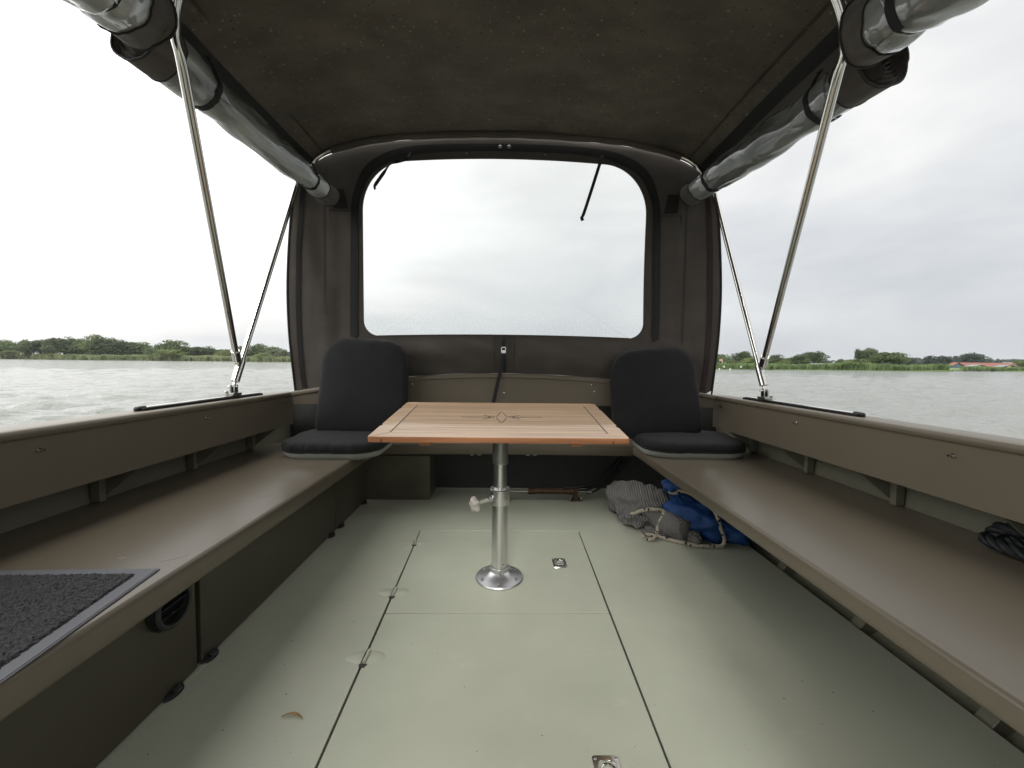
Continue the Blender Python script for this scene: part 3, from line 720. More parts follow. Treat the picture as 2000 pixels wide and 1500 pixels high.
def lift_plate(cx, cy, parent, ang=0.0, w=0.064, l=0.086):
    def R(x, y): return (cx+x*math.cos(ang)-y*math.sin(ang), cy+x*math.sin(ang)+y*math.cos(ang))
    def rr(w, l, r, n=5):
        o = []
        for (sx, sy, a0) in ((1, 1, 0), (-1, 1, PI/2), (-1, -1, PI), (1, -1, 1.5*PI)):
            for i in range(n):
                a = a0+PI/2*i/(n-1); o.append((sx*(w/2-r)+r*math.cos(a), sy*(l/2-r)+r*math.sin(a)))
        return o
    m_ = MB()
    o1, o2, o3 = rr(w, l, .006), rr(w-.003, l-.003, .006), rr(w*.66, l*.60, .016)
    n = len(o1); loops = [[(*R(*p), 0.0009) for p in o1], [(*R(*p), 0.0034) for p in o2], [(*R(p[0], p[1]+.004), 0.0034) for p in o3], [(*R(p[0]*.9, p[1]*.9+.004), -0.006) for p in o3]]
    m_.add([q for l_ in loops for q in l_], [(k*n+i, k*n+(i+1) % n, (k+1)*n+(i+1) % n, (k+1)*n+i) for k in range(3) for i in range(n)]+[tuple(range(3*n, 4*n))])
    build(m_, 'lift_plate', STEEL, parent, bevel=0.0006)
    m_ = MB(); pts = []
    for i in range(21):
        a = PI*1.15*i/20-0.2; x, y = 0.0165*math.cos(a), 0.017*math.sin(a)+.004; pts.append((*R(x, y), 0.0026))
    m_.tube(pts, 0.0028, 8); m_.tube([(*R(-0.017, -0.008), 0.0026), (*R(0.017, -0.008), 0.0026)], 0.0030, 8)
    build(m_, 'lift_ring', STEEL, parent)
    for sx in (-1, 1):
        for sy in (-1, 1):
            m_ = MB(); m_.lathe([(0.0001, .0050), (.0028, .0046), (.0040, .0034)], (*R(sx*(w/2-.008), sy*(l/2-.009)), 0), 10, cap1=False); build(m_, 'screw', ALUD, parent)
lift_plate(0.259, 1.848, hatch_b, 0.02)
lift_plate(0.243, 0.875, hatch_f, 0.0)

# hull shell, ribs and transom
prof = [(1.26, -0.08), (1.40, 0.02), (1.50, 0.16), (1.565, 0.33), (1.575, 0.44), (1.555, 0.69)]
oprof = [(1.575, 0.69), (1.61, 0.42), (1.60, 0.30), (1.54, 0.10), (1.40, -0.06), (1.20, -0.16), (0.0, -0.34), (-1.2, -0.16), (-1.40, -0.06), (-1.54, 0.10), (-1.60, 0.30), (-1.61, 0.42), (-1.575, 0.69)]
ys_ = linspace(YF, YS+0.05, 12)
m_ = MB()
m_.extrude(prof, ys_); m_.extrude([(-x, z) for x, z in prof], ys_); m_.extrude(oprof, ys_)
build(m_, 'hull', HULL, boat, fixn=False)
m_ = MB(); m_.box(-1.56, 1.56, YS+0.0, YS+0.06, -0.2, 0.66); build(m_, 'transom', DARK, boat, smooth=False)
m_ = MB(); m_.box(-1.56, 1.56, YF-0.06, YF, -0.2, 0.72); build(m_, 'front_bulkhead', PANEL, boat, smooth=False)
m_ = MB(); m_.box(1.27, 1.60, YF, YS, -0.12, -0.075); build(m_, 'bilge', BILGE, boat, smooth=False)
for y in (0.62, 1.02, 1.42, 1.83, 2.24, 2.62):
    m_ = MB(); m_.extrude([(1.262, -0.035), (1.30, 0.012), (1.40, 0.055), (1.48, 0.15), (1.53, 0.30), (1.56, 0.30), (1.53, 0.16), (1.42, 0.01), (1.30, -0.07)], (y-0.022, y+0.022), closed=True)
    build(m_, 'hull_rib', HULL, boat, smooth=False, bevel=0.002)

# side benches
def bench(sg, label):
    m_ = MB(); e = 0.848; d_ = 0.0 if sg < 0 else 0.016
    p = [(1.568, 0.380), (e+0.014, 0.380), (e+0.007, 0.3785), (e+0.002, 0.374), (e, 0.367), (e, 0.318+d_), (e+0.002, 0.313+d_), (e+0.008, 0.311+d_), (e+0.016, 0.313+d_), (e+0.018, 0.33+d_), (e+0.018, 0.368), (1.568, 0.368)]
    m_.extrude([(sg*x, z) for x, z in p], linspace(YF+0.3, 2.70, 6), closed=True)
    return plabel(build(m_, 'bench', BENCH, boat, angle=50), label)
bench_l = bench(-1, 'bench along the left side, boxed in below'); bench_r = bench(1, 'bench along the right side, open below')
# small worn marks on the left bench
m_ = MB()
for (x0, y0, x1, y1, w) in ((-0.935, 1.098, -0.885, 1.137, .0022), (-1.06, 1.115, -1.04, 1.12, .002), (-1.02, 1.125, -1.005, 1.13, .0018), (-0.99, 1.62, -0.95, 1.66, .0012), (-0.885, 1.245, -0.88, 1.25, .003)):
    m_.ribbon(spline([(x0, y0, 0.3806), (lerp(x0, x1, .5), lerp(y0, y1, .4), 0.3806), (x1, y1, 0.3806)], 7), w, 0.0006, side=(0.6, -0.7, 0))
build(m_, 'scratches', pm('bare_metal', (0.42, 0.40, 0.37), 0.5), bench_l, smooth=False)

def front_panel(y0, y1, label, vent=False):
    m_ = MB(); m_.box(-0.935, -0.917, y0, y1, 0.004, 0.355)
    o = plabel(build(m_, 'front_panel', PANEL_SHADED, boat, smooth=False, bevel=0.003), label)
    if vent:
        c_ = (-0.917, 1.092, 0.262)
        m_ = MB(); m_.lathe([(0.062, 0), (0.064, 0.010), (0.061, 0.026), (0.055, 0.030), (0.048, 0.029), (0.046, 0.012)], c_, 40, axis=(1, 0, 0), cap0=False, cap1=False)
        m_.lathe([(0.047, 0.003), (0.001, 0.003)], c_, 40, axis=(1, 0, 0), cap0=False, cap1=False)
        build(m_, 'air_vent', BLACKP, o)
        m_ = MB()
        for dz in (-0.024, 0.0, 0.024):
            hw = math.sqrt(0.046**2-dz*dz)
            m_.extrude([(0.004, -0.0035), (0.024, 0.004), (0.024, 0.006), (0.004, -0.001)], (1.092-hw, 1.092+hw), closed=True, fn=lambda p, y, dz=dz: (-0.917+p[0], y, 0.262+dz+p[1]))
        build(m_, 'vent_slats', BLACKP, o, smooth=False)
    return o
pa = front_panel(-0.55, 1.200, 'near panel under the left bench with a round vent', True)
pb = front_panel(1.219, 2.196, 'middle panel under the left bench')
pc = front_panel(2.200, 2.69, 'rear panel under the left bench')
def clip(y, parent):
    m_ = MB(); pts = []
    for i in range(13):
        a = PI*i/12; pts.append((0.021*math.sin(a), -0.033*math.cos(a)))
    n = len(pts)
    lo = [(-0.916+x, y+q, 0.001) for x, q in pts]; mid = [(-0.916+x*.92, y+q*.92, 0.010) for x, q in pts]; hi = [(-0.916+x*.35, y+q*.45, 0.017) for x, q in pts]
    m_.add(lo+mid+hi, [(k*n+i, k*n+i+1, (k+1)*n+i+1, (k+1)*n+i) for k in range(2) for i in range(n-1)]+[tuple(range(2*n, 3*n))])
    m_.tube([(-0.906, y-0.012, 0.013), (-0.906, y+0.012, 0.016)], 0.006, 8)
    build(m_, 'rubber_clip', BLACKP, parent)
clip(1.105, pa); clip(1.245, pb); clip(2.137, pb); clip(2.262, pc); clip(2.64, pc)
m_ = MB(); m_.box(-0.93, -0.50, 2.715, 2.955, 0.0, 0.300)
plabel(build(m_, 'locker_box', BILGE, boat, smooth=False, bevel=0.004), 'dark box under the stern bench')
m_ = MB(); m_.box(-0.915, -0.905, 1.118, 1.232, 0.0005, 0.0035); build(m_, 'floor_strip', FLOOR, boat, smooth=False)

# stern bench and stern coaming
m_ = MB()
yb_ = lambda x: 2.695-0.03*(x/0.9)**2
pts = linspace(-0.92, 0.92, 25)
m_.extrude([(0.0, 0.381), (0, 0.318), (0.006, 0.312), (0.014, 0.314), (0.016, 0.369), (0.27, 0.369), (0.27, 0.381)], pts, closed=True,
           fn=lambda p, x: (x, min(yb_(x)+p[0], 2.96), p[1]+0.0015))
plabel(build(m_, 'bench', BENCH, boat, angle=50), 'bench across the stern behind the table')
ztop = lambda x: 0.852-0.0665*x*x
m_ = MB(); xs = linspace(-1.383, 1.383, 41)
def yst(x): return 2.745-0.075*max(0, (abs(x)-1.05)/0.345)**2.2
def stern_prof(p, x): return (x, yst(x)+p[0], ztop(x)+p[1])
zb_ = 0.640
m_.extrude([(0.006, 'b'), (0.0, 'b'), (0.0, -0.030), (-0.012, -0.026), (-0.014, -0.012), (-0.008, -0.002), (0.0, 0.0), (0.10, 0.0), (0.115, -0.02), (0.115, -0.05), (0.006, -0.035)], xs, closed=True,
           fn=lambda p, x: (x, yst(x)+p[0], zb_ if p[1] == 'b' else ztop(x)+p[1]))
stern = plabel(build(m_, 'coaming', PANEL, boat, angle=50), 'arched coaming across the stern')
m_ = MB()
for x, z in ((-0.621, 0.778), (0.584, 0.781), (-0.055, 0.722), (-0.006, 0.722), (0.602, 0.737)):
    m_.lathe([(0.006, 0.0), (0.006, 0.004), (0.003, 0.007), (0.0005, 0.008)], (x, yst(x)-0.0005, z), 10, axis=(0, -1, 0), cap1=False)
build(m_, 'rivets', STEEL, stern)
m_ = MB()
for x in (-0.235, -0.182, 0.168, 0.219):
    m_.lathe([(0.009, 0), (0.009, 0.006), (0.019, 0.006), (0.019, 0.0)], (x, 2.93, 0.272), 18, axis=(0, -1, 0), cap0=False, cap1=False)
    m_.box(x-0.004, x+0.004, 2.936, YS, 0.285, 0.293)
build(m_, 'white_grommets', WHITEP, boat)

# side coamings with gunwale cap
def coaming(sg, label):
    m_ = MB()
    p = [(1.404, 0.508), (1.400, 0.508), (1.400, 0.690), (1.389, 0.694), (1.384, 0.702), (1.384, 0.711), (1.389, 0.719), (1.397, 0.722), (1.495, 0.722), (1.503, 0.717), (1.506, 0.708), (1.56, 0.700), (1.575, 0.69), (1.575, 0.67), (1.45, 0.69), (1.404, 0.686)]
    m_.extrude([(sg*x, z) for x, z in p], linspace(YF, 2.72, 8), closed=True)
    o = plabel(build(m_, 'coaming', PANEL, boat, angle=50), label)
    for y, z in ((1.24, 0.652), (1.927, 0.652), (2.615, 0.656), (0.55, 0.65)):
        b_ = MB(); b_.lathe([(0.0075, 0), (0.0075, 0.005), (0.0045, 0.005), (0.0045, 0.018), (0.0035, 0.02)], (sg*1.400, y, z), 8, axis=(-sg, 0, 0), cap0=False)
        build(b_, 'bolt', STEEL, o, smooth=False)
    # tabs under the edge
    for y in (0.62, 1.11, 1.58, 2.05, 2.52):
        b_ = MB()
        b_.extrude([(1.405, 0.505), (1.402, 0.53), (1.57, 0.53), (1.575, 0.384), (1.555, 0.384)], (y-0.004, y+0.002), closed=True, fn=lambda q, yy: (sg*q[0], yy, q[1]))
        b_.box(*(sorted((sg*1.530, sg*1.566))), y-0.030, y-0.004, 0.383, 0.684)
        build(b_, 'bracket', HULL, boat, smooth=False, bevel=0.002)
    return o
co_l = coaming(-1, 'taupe coaming along the left side'); co_r = coaming(1, 'taupe coaming along the right side')

# ---------------------------------------------------------------- canopy frame on sliding tracks
frame = thing('canopy_support', 'stainless tube frame with two pairs of V poles that carries the canvas canopy', 'tube frame', (0, 2.2, 0.73))
PR = 0.0148
def frame_side(sg, yb0):
    d = yb0-2.2
    t0, t1 = (1.63, 2.43)
    X = sg*1.446
    m_ = MB(); m_.box(X-0.019, X+0.019, t0, t1, 0.7215, 0.7255); m_.box(X-0.019, X-0.014, t0, t1, 0.7255, 0.733); m_.box(X+0.014, X+0.019, t0, t1, 0.7255, 0.733)
    tr_ = build(m_, 'slide_track', BLACKP, frame, smooth=False, bevel=0.001)
    m_ = MB(); m_.box(X-0.0125, X+0.0125, t0+0.03, t1-0.01, 0.7257, 0.7375); build(m_, 'rail', STEEL, tr_, smooth=False, bevel=0.003)
    m_ = MB(); m_.lathe([(0.0105, 0), (0.011, 0.02), (0.009, 0.04), (0.004, 0.044)], (X, t0+0.03, 0.7305), 14, axis=(0, -1, 0.0)); build(m_, 'end_cap', BLACKP, tr_)
    # base: slider plate, fork, pin
    y0 = 2.20+d
    m_ = MB(); m_.box(X-0.022, X+0.022, y0-0.035, y0+0.035, 0.7376, 0.752)
    sl = build(m_, 'slider', ALUD, frame, smooth=False, bevel=0.003)
    m_ = MB(); m_.box(X-0.014, X-0.008, y0-0.013, y0+0.017, 0.75, 0.795); m_.box(X+0.008, X+0.014, y0-0.013, y0+0.017, 0.75, 0.795)
    m_.tube([(X-0.03, y0, 0.785), (X+0.022, y0, 0.785)], 0.005, 10); m_.lathe([(0.009, 0), (0.009, 0.012)], (X+sg*0.012, y0-0.038, 0.752), 10)
    build(m_, 'fork', STEEL, sl, smooth=True, bevel=0.002)
    base = Vector((X, y0, 0.785)); top = Vector((sg*1.36, 2.70, 1.99)); ax = (top-base).normalized()
    m_ = MB(); m_.tube([base, base+ax*0.03], 0.009, 10); m_.tube([base+ax*0.028, base+ax*0.095], 0.0215, 14); build(m_, 'socket', STEEL, frame, bevel=0.002)
    # rear pole runs on into the stern bow
    L_ = [base+ax*0.09, base+ax*0.5, top]
    # front pole with jaw slide on the rear pole
    j = base+ax*0.122+Vector((-sg*0.008, -0.033, 0.012))
    m_ = MB(); m_.tube([base+ax*0.095, base+ax*0.150], 0.0215, 14); m_.tube([base+ax*0.12, j], 0.009, 10)
    m_.lathe([(0.010, -0.012), (0.010, 0.012)], j, 12, axis=(1, 0, 0)); build(m_, 'jaw_slide', STEEL, frame, bevel=0.002)
    pts = [(-1.05, 1.383, 1.897), (-1.040, 1.352, 1.955), (-1.000, 1.325, 2.060)] if sg < 0 else [(1.06, 1.349, 1.870), (1.050, 1.318, 1.925), (1.010, 1.30, 2.040)]
    a2 = (Vector(pts[0])-j).normalized()
    m_ = MB(); m_.tube([j+a2*0.005, j+a2*0.022], 0.007, 10); m_.tube([j+a2*0.02, j+a2*0.088], 0.0210, 14); build(m_, 'socket', STEEL, frame, bevel=0.002)
    m_ = MB()
    for k in (0.036, 0.056): m_.lathe([(0.0035, 0), (0.003, 0.002)], j+a2*k+Vector((-sg*0.0195, -0.005, 0)), 8, axis=(-sg, -0.2, 0))
    build(m_, 'grub_screws', BLACKP, frame)
    return pts, [base+ax*0.09, base+ax*0.35, base+ax*0.7, base+ax*1.0, top], [j+a2*0.08]+[j.lerp(Vector(pts[0]), q) for q in (0.25, 0.45, 0.62, 0.76, 0.87, 0.945)]
PL, tl_, fl0 = frame_side(-1, 2.20); PRt, tr_, fr0 = frame_side(1, 2.25)
m_ = MB()
m_.tube(spline(fl0+[PL[0], PL[1], PL[2], (-0.90, 1.31, 2.205), (-0.72, 1.31, 2.285), (-0.4, 1.31, 2.345), (0, 1.31, 2.365), (0.4, 1.31, 2.345), (0.72, 1.30, 2.285), (0.90, 1.30, 2.20), PRt[2], PRt[1], PRt[0]]+fr0[::-1], 190), PR, 16, caps=False)
build(m_, 'front_hoop', STEEL, frame)
m_ = MB()
bow = tl_+[(-1.335, 2.71, 2.075), (-1.265, 2.72, 2.17), (-1.155, 2.725, 2.265), (-0.8, 2.732, 2.356), (-0.4, 2.732, 2.387), (0, 2.732, 2.398), (0.4, 2.732, 2.387), (0.8, 2.732, 2.356), (1.155, 2.725, 2.265), (1.265, 2.72, 2.17), (1.335, 2.71, 2.075)]+tr_[::-1]
m_.tube(spline(bow, 190), PR, 16, caps=False); build(m_, 'stern_hoop', STEEL, frame)

# ---------------------------------------------------------------- canvas canopy
canopy = thing('canopy', 'taupe canvas canopy with arched roof and a rear panel with a large clear window', 'canopy', (0, 2.2, 0.85))
ROOF = [(0, 2.41), (.35, 2.402), (.7, 2.378), (.95, 2.345), (1.10, 2.308), (1.19, 2.264), (1.25, 2.222), (1.265, 2.211), (1.305, 2.186), (1.36, 2.155), (1.42, 2.132)]
def dense(P, n):
    return [(p.x, p.y) for p in spline([(a, b_, 0) for a, b_ in P], n)]
def sag(x, y): return 0.006*math.sin(y*3.1+x*1.3)+0.010*math.sin((y-1.45)/1.3*PI)*-1*(1-abs(x)/1.5)+0.0025*mnoise.noise(Vector((x*5, y*5, 0)))
RY0, RY1 = 1.38, 2.755
main = dense(ROOF[:7], 26); edge_ = dense(ROOF[6:9], 5); flap = dense(ROOF[8:], 6)
m_ = MB(); full = [(-x, z) for x, z in main[::-1]]+main[1:]
m_.extrude(full, linspace(RY0, RY1, 34), fn=lambda p, y: (p[0], y, p[1]+sag(p[0], y)))
build(m_, 'roof_panel', ROOFC, canopy, fixn=False)
m_ = MB(); m_.extrude([(p[0]*1.0, p[1]+0.004) for p in full], linspace(RY0, RY1, 34), fn=lambda p, y: (p[0], y, p[1]+sag(p[0], y)))
build(m_, 'roof_top_face', CANVAS, canopy, fixn=False)
for sg in (-1, 1):
    m_ = MB(); m_.extrude([(sg*x, z-0.003) for x, z in edge_], linspace(RY0, RY1-0.13, 24), fn=lambda p, y: (p[0], y, p[1]+sag(p[0], y)))
    m_.extrude([(sg*x, z) for x, z in edge_], linspace(RY0, RY1, 24), fn=lambda p, y: (p[0], y, p[1]+sag(p[0], y)))
    # zip turns down at the stern end
    path = [(1.284, 2.56, 2.196), (1.288, 2.62, 2.190), (1.305, 2.668, 2.172), (1.335, 2.692, 2.12), (1.352, 2.698, 2.03)]
    build(m_, 'zip_strip', ZIPM, canopy)
    m_ = MB(); m_.ribbon([(sg*a-sg*0.005, b_, c_-0.005) for a, b_, c_ in [tuple(p) for p in spline(path, 16)]], 0.042, 0.002, side=[Vector((sg*0.5, 0.75, -0.1)) if i > 6 else Vector((sg*1, 0, -0.6)) for i in range(16)])
    build(m_, 'zip_end', ZIPM, canopy)
    m_ = MB(); m_.extrude([(sg*x, z) for x, z in flap], linspace(RY0, RY1-0.03, 20), fn=lambda p, y: (p[0], y, p[1]+sag(p[0], y)))
    build(m_, 'side_flap', CANVAS, canopy)
    m_ = MB(); m_.tube([(sg*1.185, y, 2.2615+sag(1.185, y)) for y in linspace(RY0, RY1-0.04, 24)], 0.0016, 5); m_.tube([(sg*1.178, y, 2.2655+sag(1.178, y)) for y in linspace(RY0, RY1-0.04, 24)], 0.0012, 5)
    build(m_, 'seam', WEB, canopy)
# sleeve round the stern bow and hem
m_ = MB(); m_.tube([p for p in spline(bow, 190) if abs(p.x) < 1.135 and p.z > 2.2], 0.0195, 14, shape=lambda t, a: 1+0.06*math.sin(t*60+a))
build(m_, 'bow_sleeve', CANVAS, canopy)
# forward canopy piece over the steering place (out of the picture)
m_ = MB()
fl_ = [(-x, z) for x, z in dense(ROOF, 30)[::-1]]+dense(ROOF, 30)[1:]
m_.extrude([(p[0], p[1]+0.02) for p in fl_], linspace(-0.50, 1.36, 20))
build(m_, 'front_roof_panel', ROOFC, canopy, fixn=False)
# unseen front wall, added so its middle gap lets a sun strip reach the floor
for sg in (-1, 1):
    m_ = MB(); P = [q for q in dense(ROOF, 30) if q[0] > 0.50]
    vs = [(sg*x, -0.48, z+0.018) for x, z in P]+[(sg*max(0.50, x if i else 0.50), -0.48, 0.735) for i, (x, z) in enumerate(P)]
    n = len(P); m_.add(vs, [(i, i+1, n+i+1, n+i) for i in range(n-1)])
    build(m_, 'added_front_wall', CANVAS, canopy, fixn=False)

# rear panel
def ysurf(x, z=1.5):
    a = max(0, (abs(x)-1.05)/0.35); return 2.785-0.055*a*a
half = [(0, ztop(0)+.002), (0.35, ztop(.35)+.002), (0.7, ztop(.7)+.002), (1.05, ztop(1.05)-.004), (1.388, 0.700), (1.405, 0.90), (1.42, 1.12), (1.424, 1.4), (1.41, 1.7), (1.39, 1.92), (1.365, 2.03), (1.335, 2.11), (1.285, 2.185), (1.21, 2.252), (1.10, 2.305), (.95, 2.343), (.7, 2.376), (.35, 2.40), (0, 2.408)]
outer = half + [(-x, z) for x, z in half[-2:0:-1]]
def window_loop(n=160):
    pts = []; xl, xr, zb = -0.952, 0.932, 1.098
    ztopw = lambda x: 2.268-0.045*(x/0.9)**2
    def arc(cx, cz, rx, rz, a0, a1, k): return [(cx+rx*math.cos(lerp(a0, a1, i/k)), cz+rz*math.sin(lerp(a0, a1, i/k))) for i in range(k+1)]
    pts += [(x, zb+0.016*(1-(x/0.9)**2)) for x in linspace(xl+0.10, xr-0.10, 24)]
    pts += arc(xr-0.10, zb+0.10, 0.10, 0.10, -PI/2, 0, 8)
    pts += [(xr-0.004*math.sin(PI*(z-1.2)/0.7), z) for z in linspace(1.22, 1.90, 14)]
    pts += arc(xr-0.30, 1.92, 0.30, ztopw(xr-0.30)-1.92, 0, PI/2, 16)
    pts += [(x, ztopw(x)) for x in linspace(xr-0.33, xl+0.33, 24)]
    pts += arc(xl+0.30, 1.92, 0.30, ztopw(xl+0.30)-1.92, PI/2, PI, 16)
    pts += [(xl, z) for z in linspace(1.90, 1.22, 14)]
    pts += arc(xl+0.10, zb+0.10, 0.10, 0.10, PI, 1.5*PI, 8)
    return pts
wl = window_loop()
cx_, cz_ = 0.0, 1.62
def ray_outer(ang):
    d = (math.cos(ang), math.sin(ang)); best = 9
    for i in range(len(outer)):
        (x0, z0), (x1, z1) = outer[i], outer[(i+1) % len(outer)]
        ex, ez = x1-x0, z1-z0; den = d[0]*ez-d[1]*ex
        if abs(den) < 1e-9: continue
        t = ((x0-cx_)*ez-(z0-cz_)*ex)/den; u = ((x0-cx_)*d[1]-(z0-cz_)*d[0])/den
        if t > 0 and -1e-6 <= u <= 1+1e-6: best = min(best, t)
    return (cx_+d[0]*best, cz_+d[1]*best)
# add loop points towards the outer corners
ol = [ray_outer(math.atan2(z-cz_, x-cx_)) for x, z in wl]
def wr(x, z):
    w_ = 0.006*mnoise.noise(Vector((x*3, z*5, 2)))
    if z < 1.14:
        f = min(1, (1.14-z)/0.08)*min(1, max(0, (1.25-abs(x))/0.2))
        w_ += f*(-0.042*math.sin(PI*min(1, max(0, (z-0.80)/0.34)))+0.030*mnoise.noise(Vector((x*5+z*9, z*6, 7)))+0.016*math.sin(38*(z+0.45*x)+4*mnoise.noise(Vector((x*2, z*2, 1))))*max(0, 1-abs(x+0.35)/0.5))
    if abs(x) > 1.05:
        f = min(1, (abs(x)-1.05)/0.08)
        w_ += f*(0.024*mnoise.noise(Vector((x*8, z*1.2, 3)))+0.008*mnoise.noise(Vector((x*16, z*5, 5))))
    return w_
m_ = MB(); RN = 20; n = len(wl); vs = []
for k in range(RN+1):
    for (a, b_), (c_, d_) in zip(wl, ol):
        f = k/RN; x, z = lerp(a, c_, f), lerp(b_, d_, f); vs.append((x, ysurf(x)+wr(x, z)*min(1, 4*f*(1-f)+0.0), z))
m_.add(vs, [(k*n+i, k*n+(i+1) % n, (k+1)*n+(i+1) % n, (k+1)*n+i) for k in range(RN) for i in range(n)])
rear = build(m_, 'rear_panel', CANVAS, canopy, fixn=False)
m_ = MB(); cpt = (0, 1.62)
FS = (1.012, 0.94, 0.87, 0.8, 0.73, 0.66, 0.59, 0.52, 0.45, 0.38, 0.31, 0.24, 0.17, 0.1, 0.04, 0.008)
vs = [(x*f+cpt[0]*(1-f), 2.787, z*f+cpt[1]*(1-f)) for f in FS for x, z in wl]
m_.add(vs, [(k*n+i, k*n+(i+1) % n, (k+1)*n+(i+1) % n, (k+1)*n+i) for k in range(15) for i in range(n)]+[tuple(range(15*n, 16*n))])
build(m_, 'window', PANE, rear, fixn=False)
m_ = MB()
rim = [(x*1.006, 2.7835, (z-1.62)*1.006+1.62) for x, z in wl]
m_.tube(rim+[rim[0]], 0.0035, 6, caps=False); build(m_, 'window_hem', CANVAS, rear)
# arch shaped zip round the window
zin = [(0.992, 0.80), (0.993, 1.2), (0.985, 1.6), (0.978, 1.92), (0.955, 2.03), (0.90, 2.145), (0.80, 2.222), (0.64, 2.277), (0.4, 2.306), (0, 2.318)]
zout = [(1.040, 0.80), (1.041, 1.2), (1.036, 1.6), (1.028, 1.93), (1.005, 2.055), (0.945, 2.19), (0.835, 2.278), (0.66, 2.333), (0.4, 2.356), (0, 2.366)]
for nm, q0, q1, mat_, off in (('arch_zip', 0.0, 1.0, ZIPM, 0.006), ('zip_teeth', 0.44, 0.52, BLACKP, 0.0085)):
    m_ = MB(); A = dense(zin, 60); B = dense(zout, 60); A = A+[(-x, z) for x, z in A[-2::-1]]; B = B+[(-x, z) for x, z in B[-2::-1]]
    vs = []
    for (a, b_), (c_, d_) in zip(A, B):
        for q in (q0, q1):
            x, z = lerp(a, c_, q), lerp(b_, d_, q); vs.append((x, ysurf(x)+wr(x, z)*0.4-off, z))
    m_.add(vs, [(i*2, i*2+1, i*2+3, i*2+2) for i in range(len(A)-1)])
    build(m_, nm, mat_, rear)
def vband(sg, xs_, zs_, wid, mat_, name, off=0.006):
    m_ = MB(); P = dense(list(zip(zs_, xs_)), 30); vs = []
    for z, x in P:
        for q in (-wid/2, wid/2): vs.append((sg*(x+q), ysurf(x+q)+wr(sg*(x+q), z)*0.5-off, z))
    m_.add(vs, [(i*2, i*2+1, i*2+3, i*2+2) for i in range(len(P)-1)]); build(m_, name, mat_, rear)
for sg in (-1, 1):
    vband(sg, (1.335, 1.352, 1.362, 1.362, 1.352, 1.335, 1.318), (0.745, 0.9, 1.12, 1.4, 1.7, 1.92, 2.06), 0.028, MAROON if sg > 0 else ZIPM, 'side_zip')
    vband(sg, (1.196, 1.20, 1.205, 1.205, 1.20), (0.80, 1.1, 1.4, 1.7, 2.15), 0.003, WEB, 'seam', 0.004)
    vband(sg, (1.187, 1.191, 1.196, 1.196, 1.191), (0.80, 1.1, 1.4, 1.7, 2.15), 0.002, WEB, 'seam', 0.004)
    m_ = MB(); e_ = dense([(z, x) for x, z in half[4:12]], 30); m_.tube([(sg*x, ysurf(x)-0.004, z) for z, x in e_], 0.006, 6); build(m_, 'piping', ZIPM, rear)
    # black vent patch with its stitched flap
    m_ = MB(); xa = 1.072; vs = [(sg*x, ysurf(x)-0.007, z) for x, z in ((1.050, 1.930), (1.140, 1.928), (1.152, 2.052), (1.076, 2.054))]
    m_.add(vs, [(0, 1, 2, 3)]); build(m_, 'vent_patch', ZIPM, rear, smooth=False)
    m_ = MB()
    for zz in (1.920, 1.912): m_.tube([(sg*x, ysurf(x)-0.007, zz) for x in linspace(1.02, 1.165, 6)], 0.0014, 5)
    for xx, zz in ((1.02, 1.862), (1.165, 1.866)): m_.tube([(sg*xx, ysurf(xx)-0.007, 1.92), (sg*xx, ysurf(xx)-0.007, zz)], 0.002, 5)
    build(m_, 'stitching', WEB, rear)
m_ = MB()
for x, z, r in ((-0.046, 2.343, .011), (0.012, 2.345, .011), (-0.266, 2.297, .007), (0.251, 2.297, .007)):
    m_.lathe([(r, 0), (r, 0.004), (r*.6, 0.008), (0.0005, 0.0085)], (x, ysurf(x)-0.007, z), 14, axis=(0, -1, 0), cap1=False)
build(m_, 'snap_fasteners', ALUD, rear)
# hanging webbing straps on the rear window
m_ = MB()
pth = spline([(-0.632, 2.766, 2.300), (-0.640, 2.762, 2.272), (-0.658, 2.752, 2.243), (-0.70, 2.738, 2.222), (-0.755, 2.730, 2.198), (-0.795, 2.735, 2.150), (-0.832, 2.742, 2.105), (-0.862, 2.748, 2.065), (-0.858, 2.748, 2.045)], 28)
sd_ = []
for i in range(28):
    d = pth[min(i+1, 27)]-pth[max(i-1, 0)]; q = Vector((d.z, 0, -d.x)).normalized(); sd_.append((q+Vector((0, 0.9*math.sin(i*0.55), 0))).normalized())
m_.ribbon(pth, 0.021, 0.0018, side=sd_)
plabel(build(m_, 'strap', WEB, rear), 'curled black strap hanging over the window')
m_ = MB(); m_.ribbon(spline([(0.625, 2.764, 2.295), (0.616, 2.758, 2.262), (0.585, 2.752, 2.16), (0.545, 2.748, 2.03), (0.505, 2.745, 1.905), (0.493, 2.742, 1.885), (0.500, 2.738, 1.862)], 20), 0.021, 0.0016, side=(1, -0.25, 0.3))
plabel(build(m_, 'strap', WEB, rear), 'straight black strap hanging over the window')
# patch with buckle strap below the window
m_ = MB()
for xx in (-0.075, 0.058):
    m_.tube([(xx, ysurf(xx)+wr(xx, z)-0.003, z) for z in linspace(0.862, 1.092, 16)], 0.0016, 5)
m_.tube([(x, 2.776, 1.097) for x in linspace(-0.075, 0.058, 6)], 0.0014, 5)
build(m_, 'stitching', WEB, rear)
m_ = MB(); m_.ribbon([(-0.012, 2.755, 1.092), (-0.013, 2.730, 1.05), (-0.013, 2.722, 1.00), (-0.016, 2.722, 0.965), (-0.028, 2.730, 0.885), (-0.034, 2.722, 0.855), (-0.048, 2.722, 0.80), (-0.078, 2.726, 0.655)], 0.023, 0.002, side=(1, 0, 0.1))
m_.ribbon([(-0.010, 2.724, 0.992), (-0.006, 2.726, 0.93), (-0.004, 2.745, 0.86)], 0.022, 0.002, side=(1, 0, 0))
plabel(build(m_, 'strap', WEB, rear), 'black tension strap below the window')
m_ = MB()
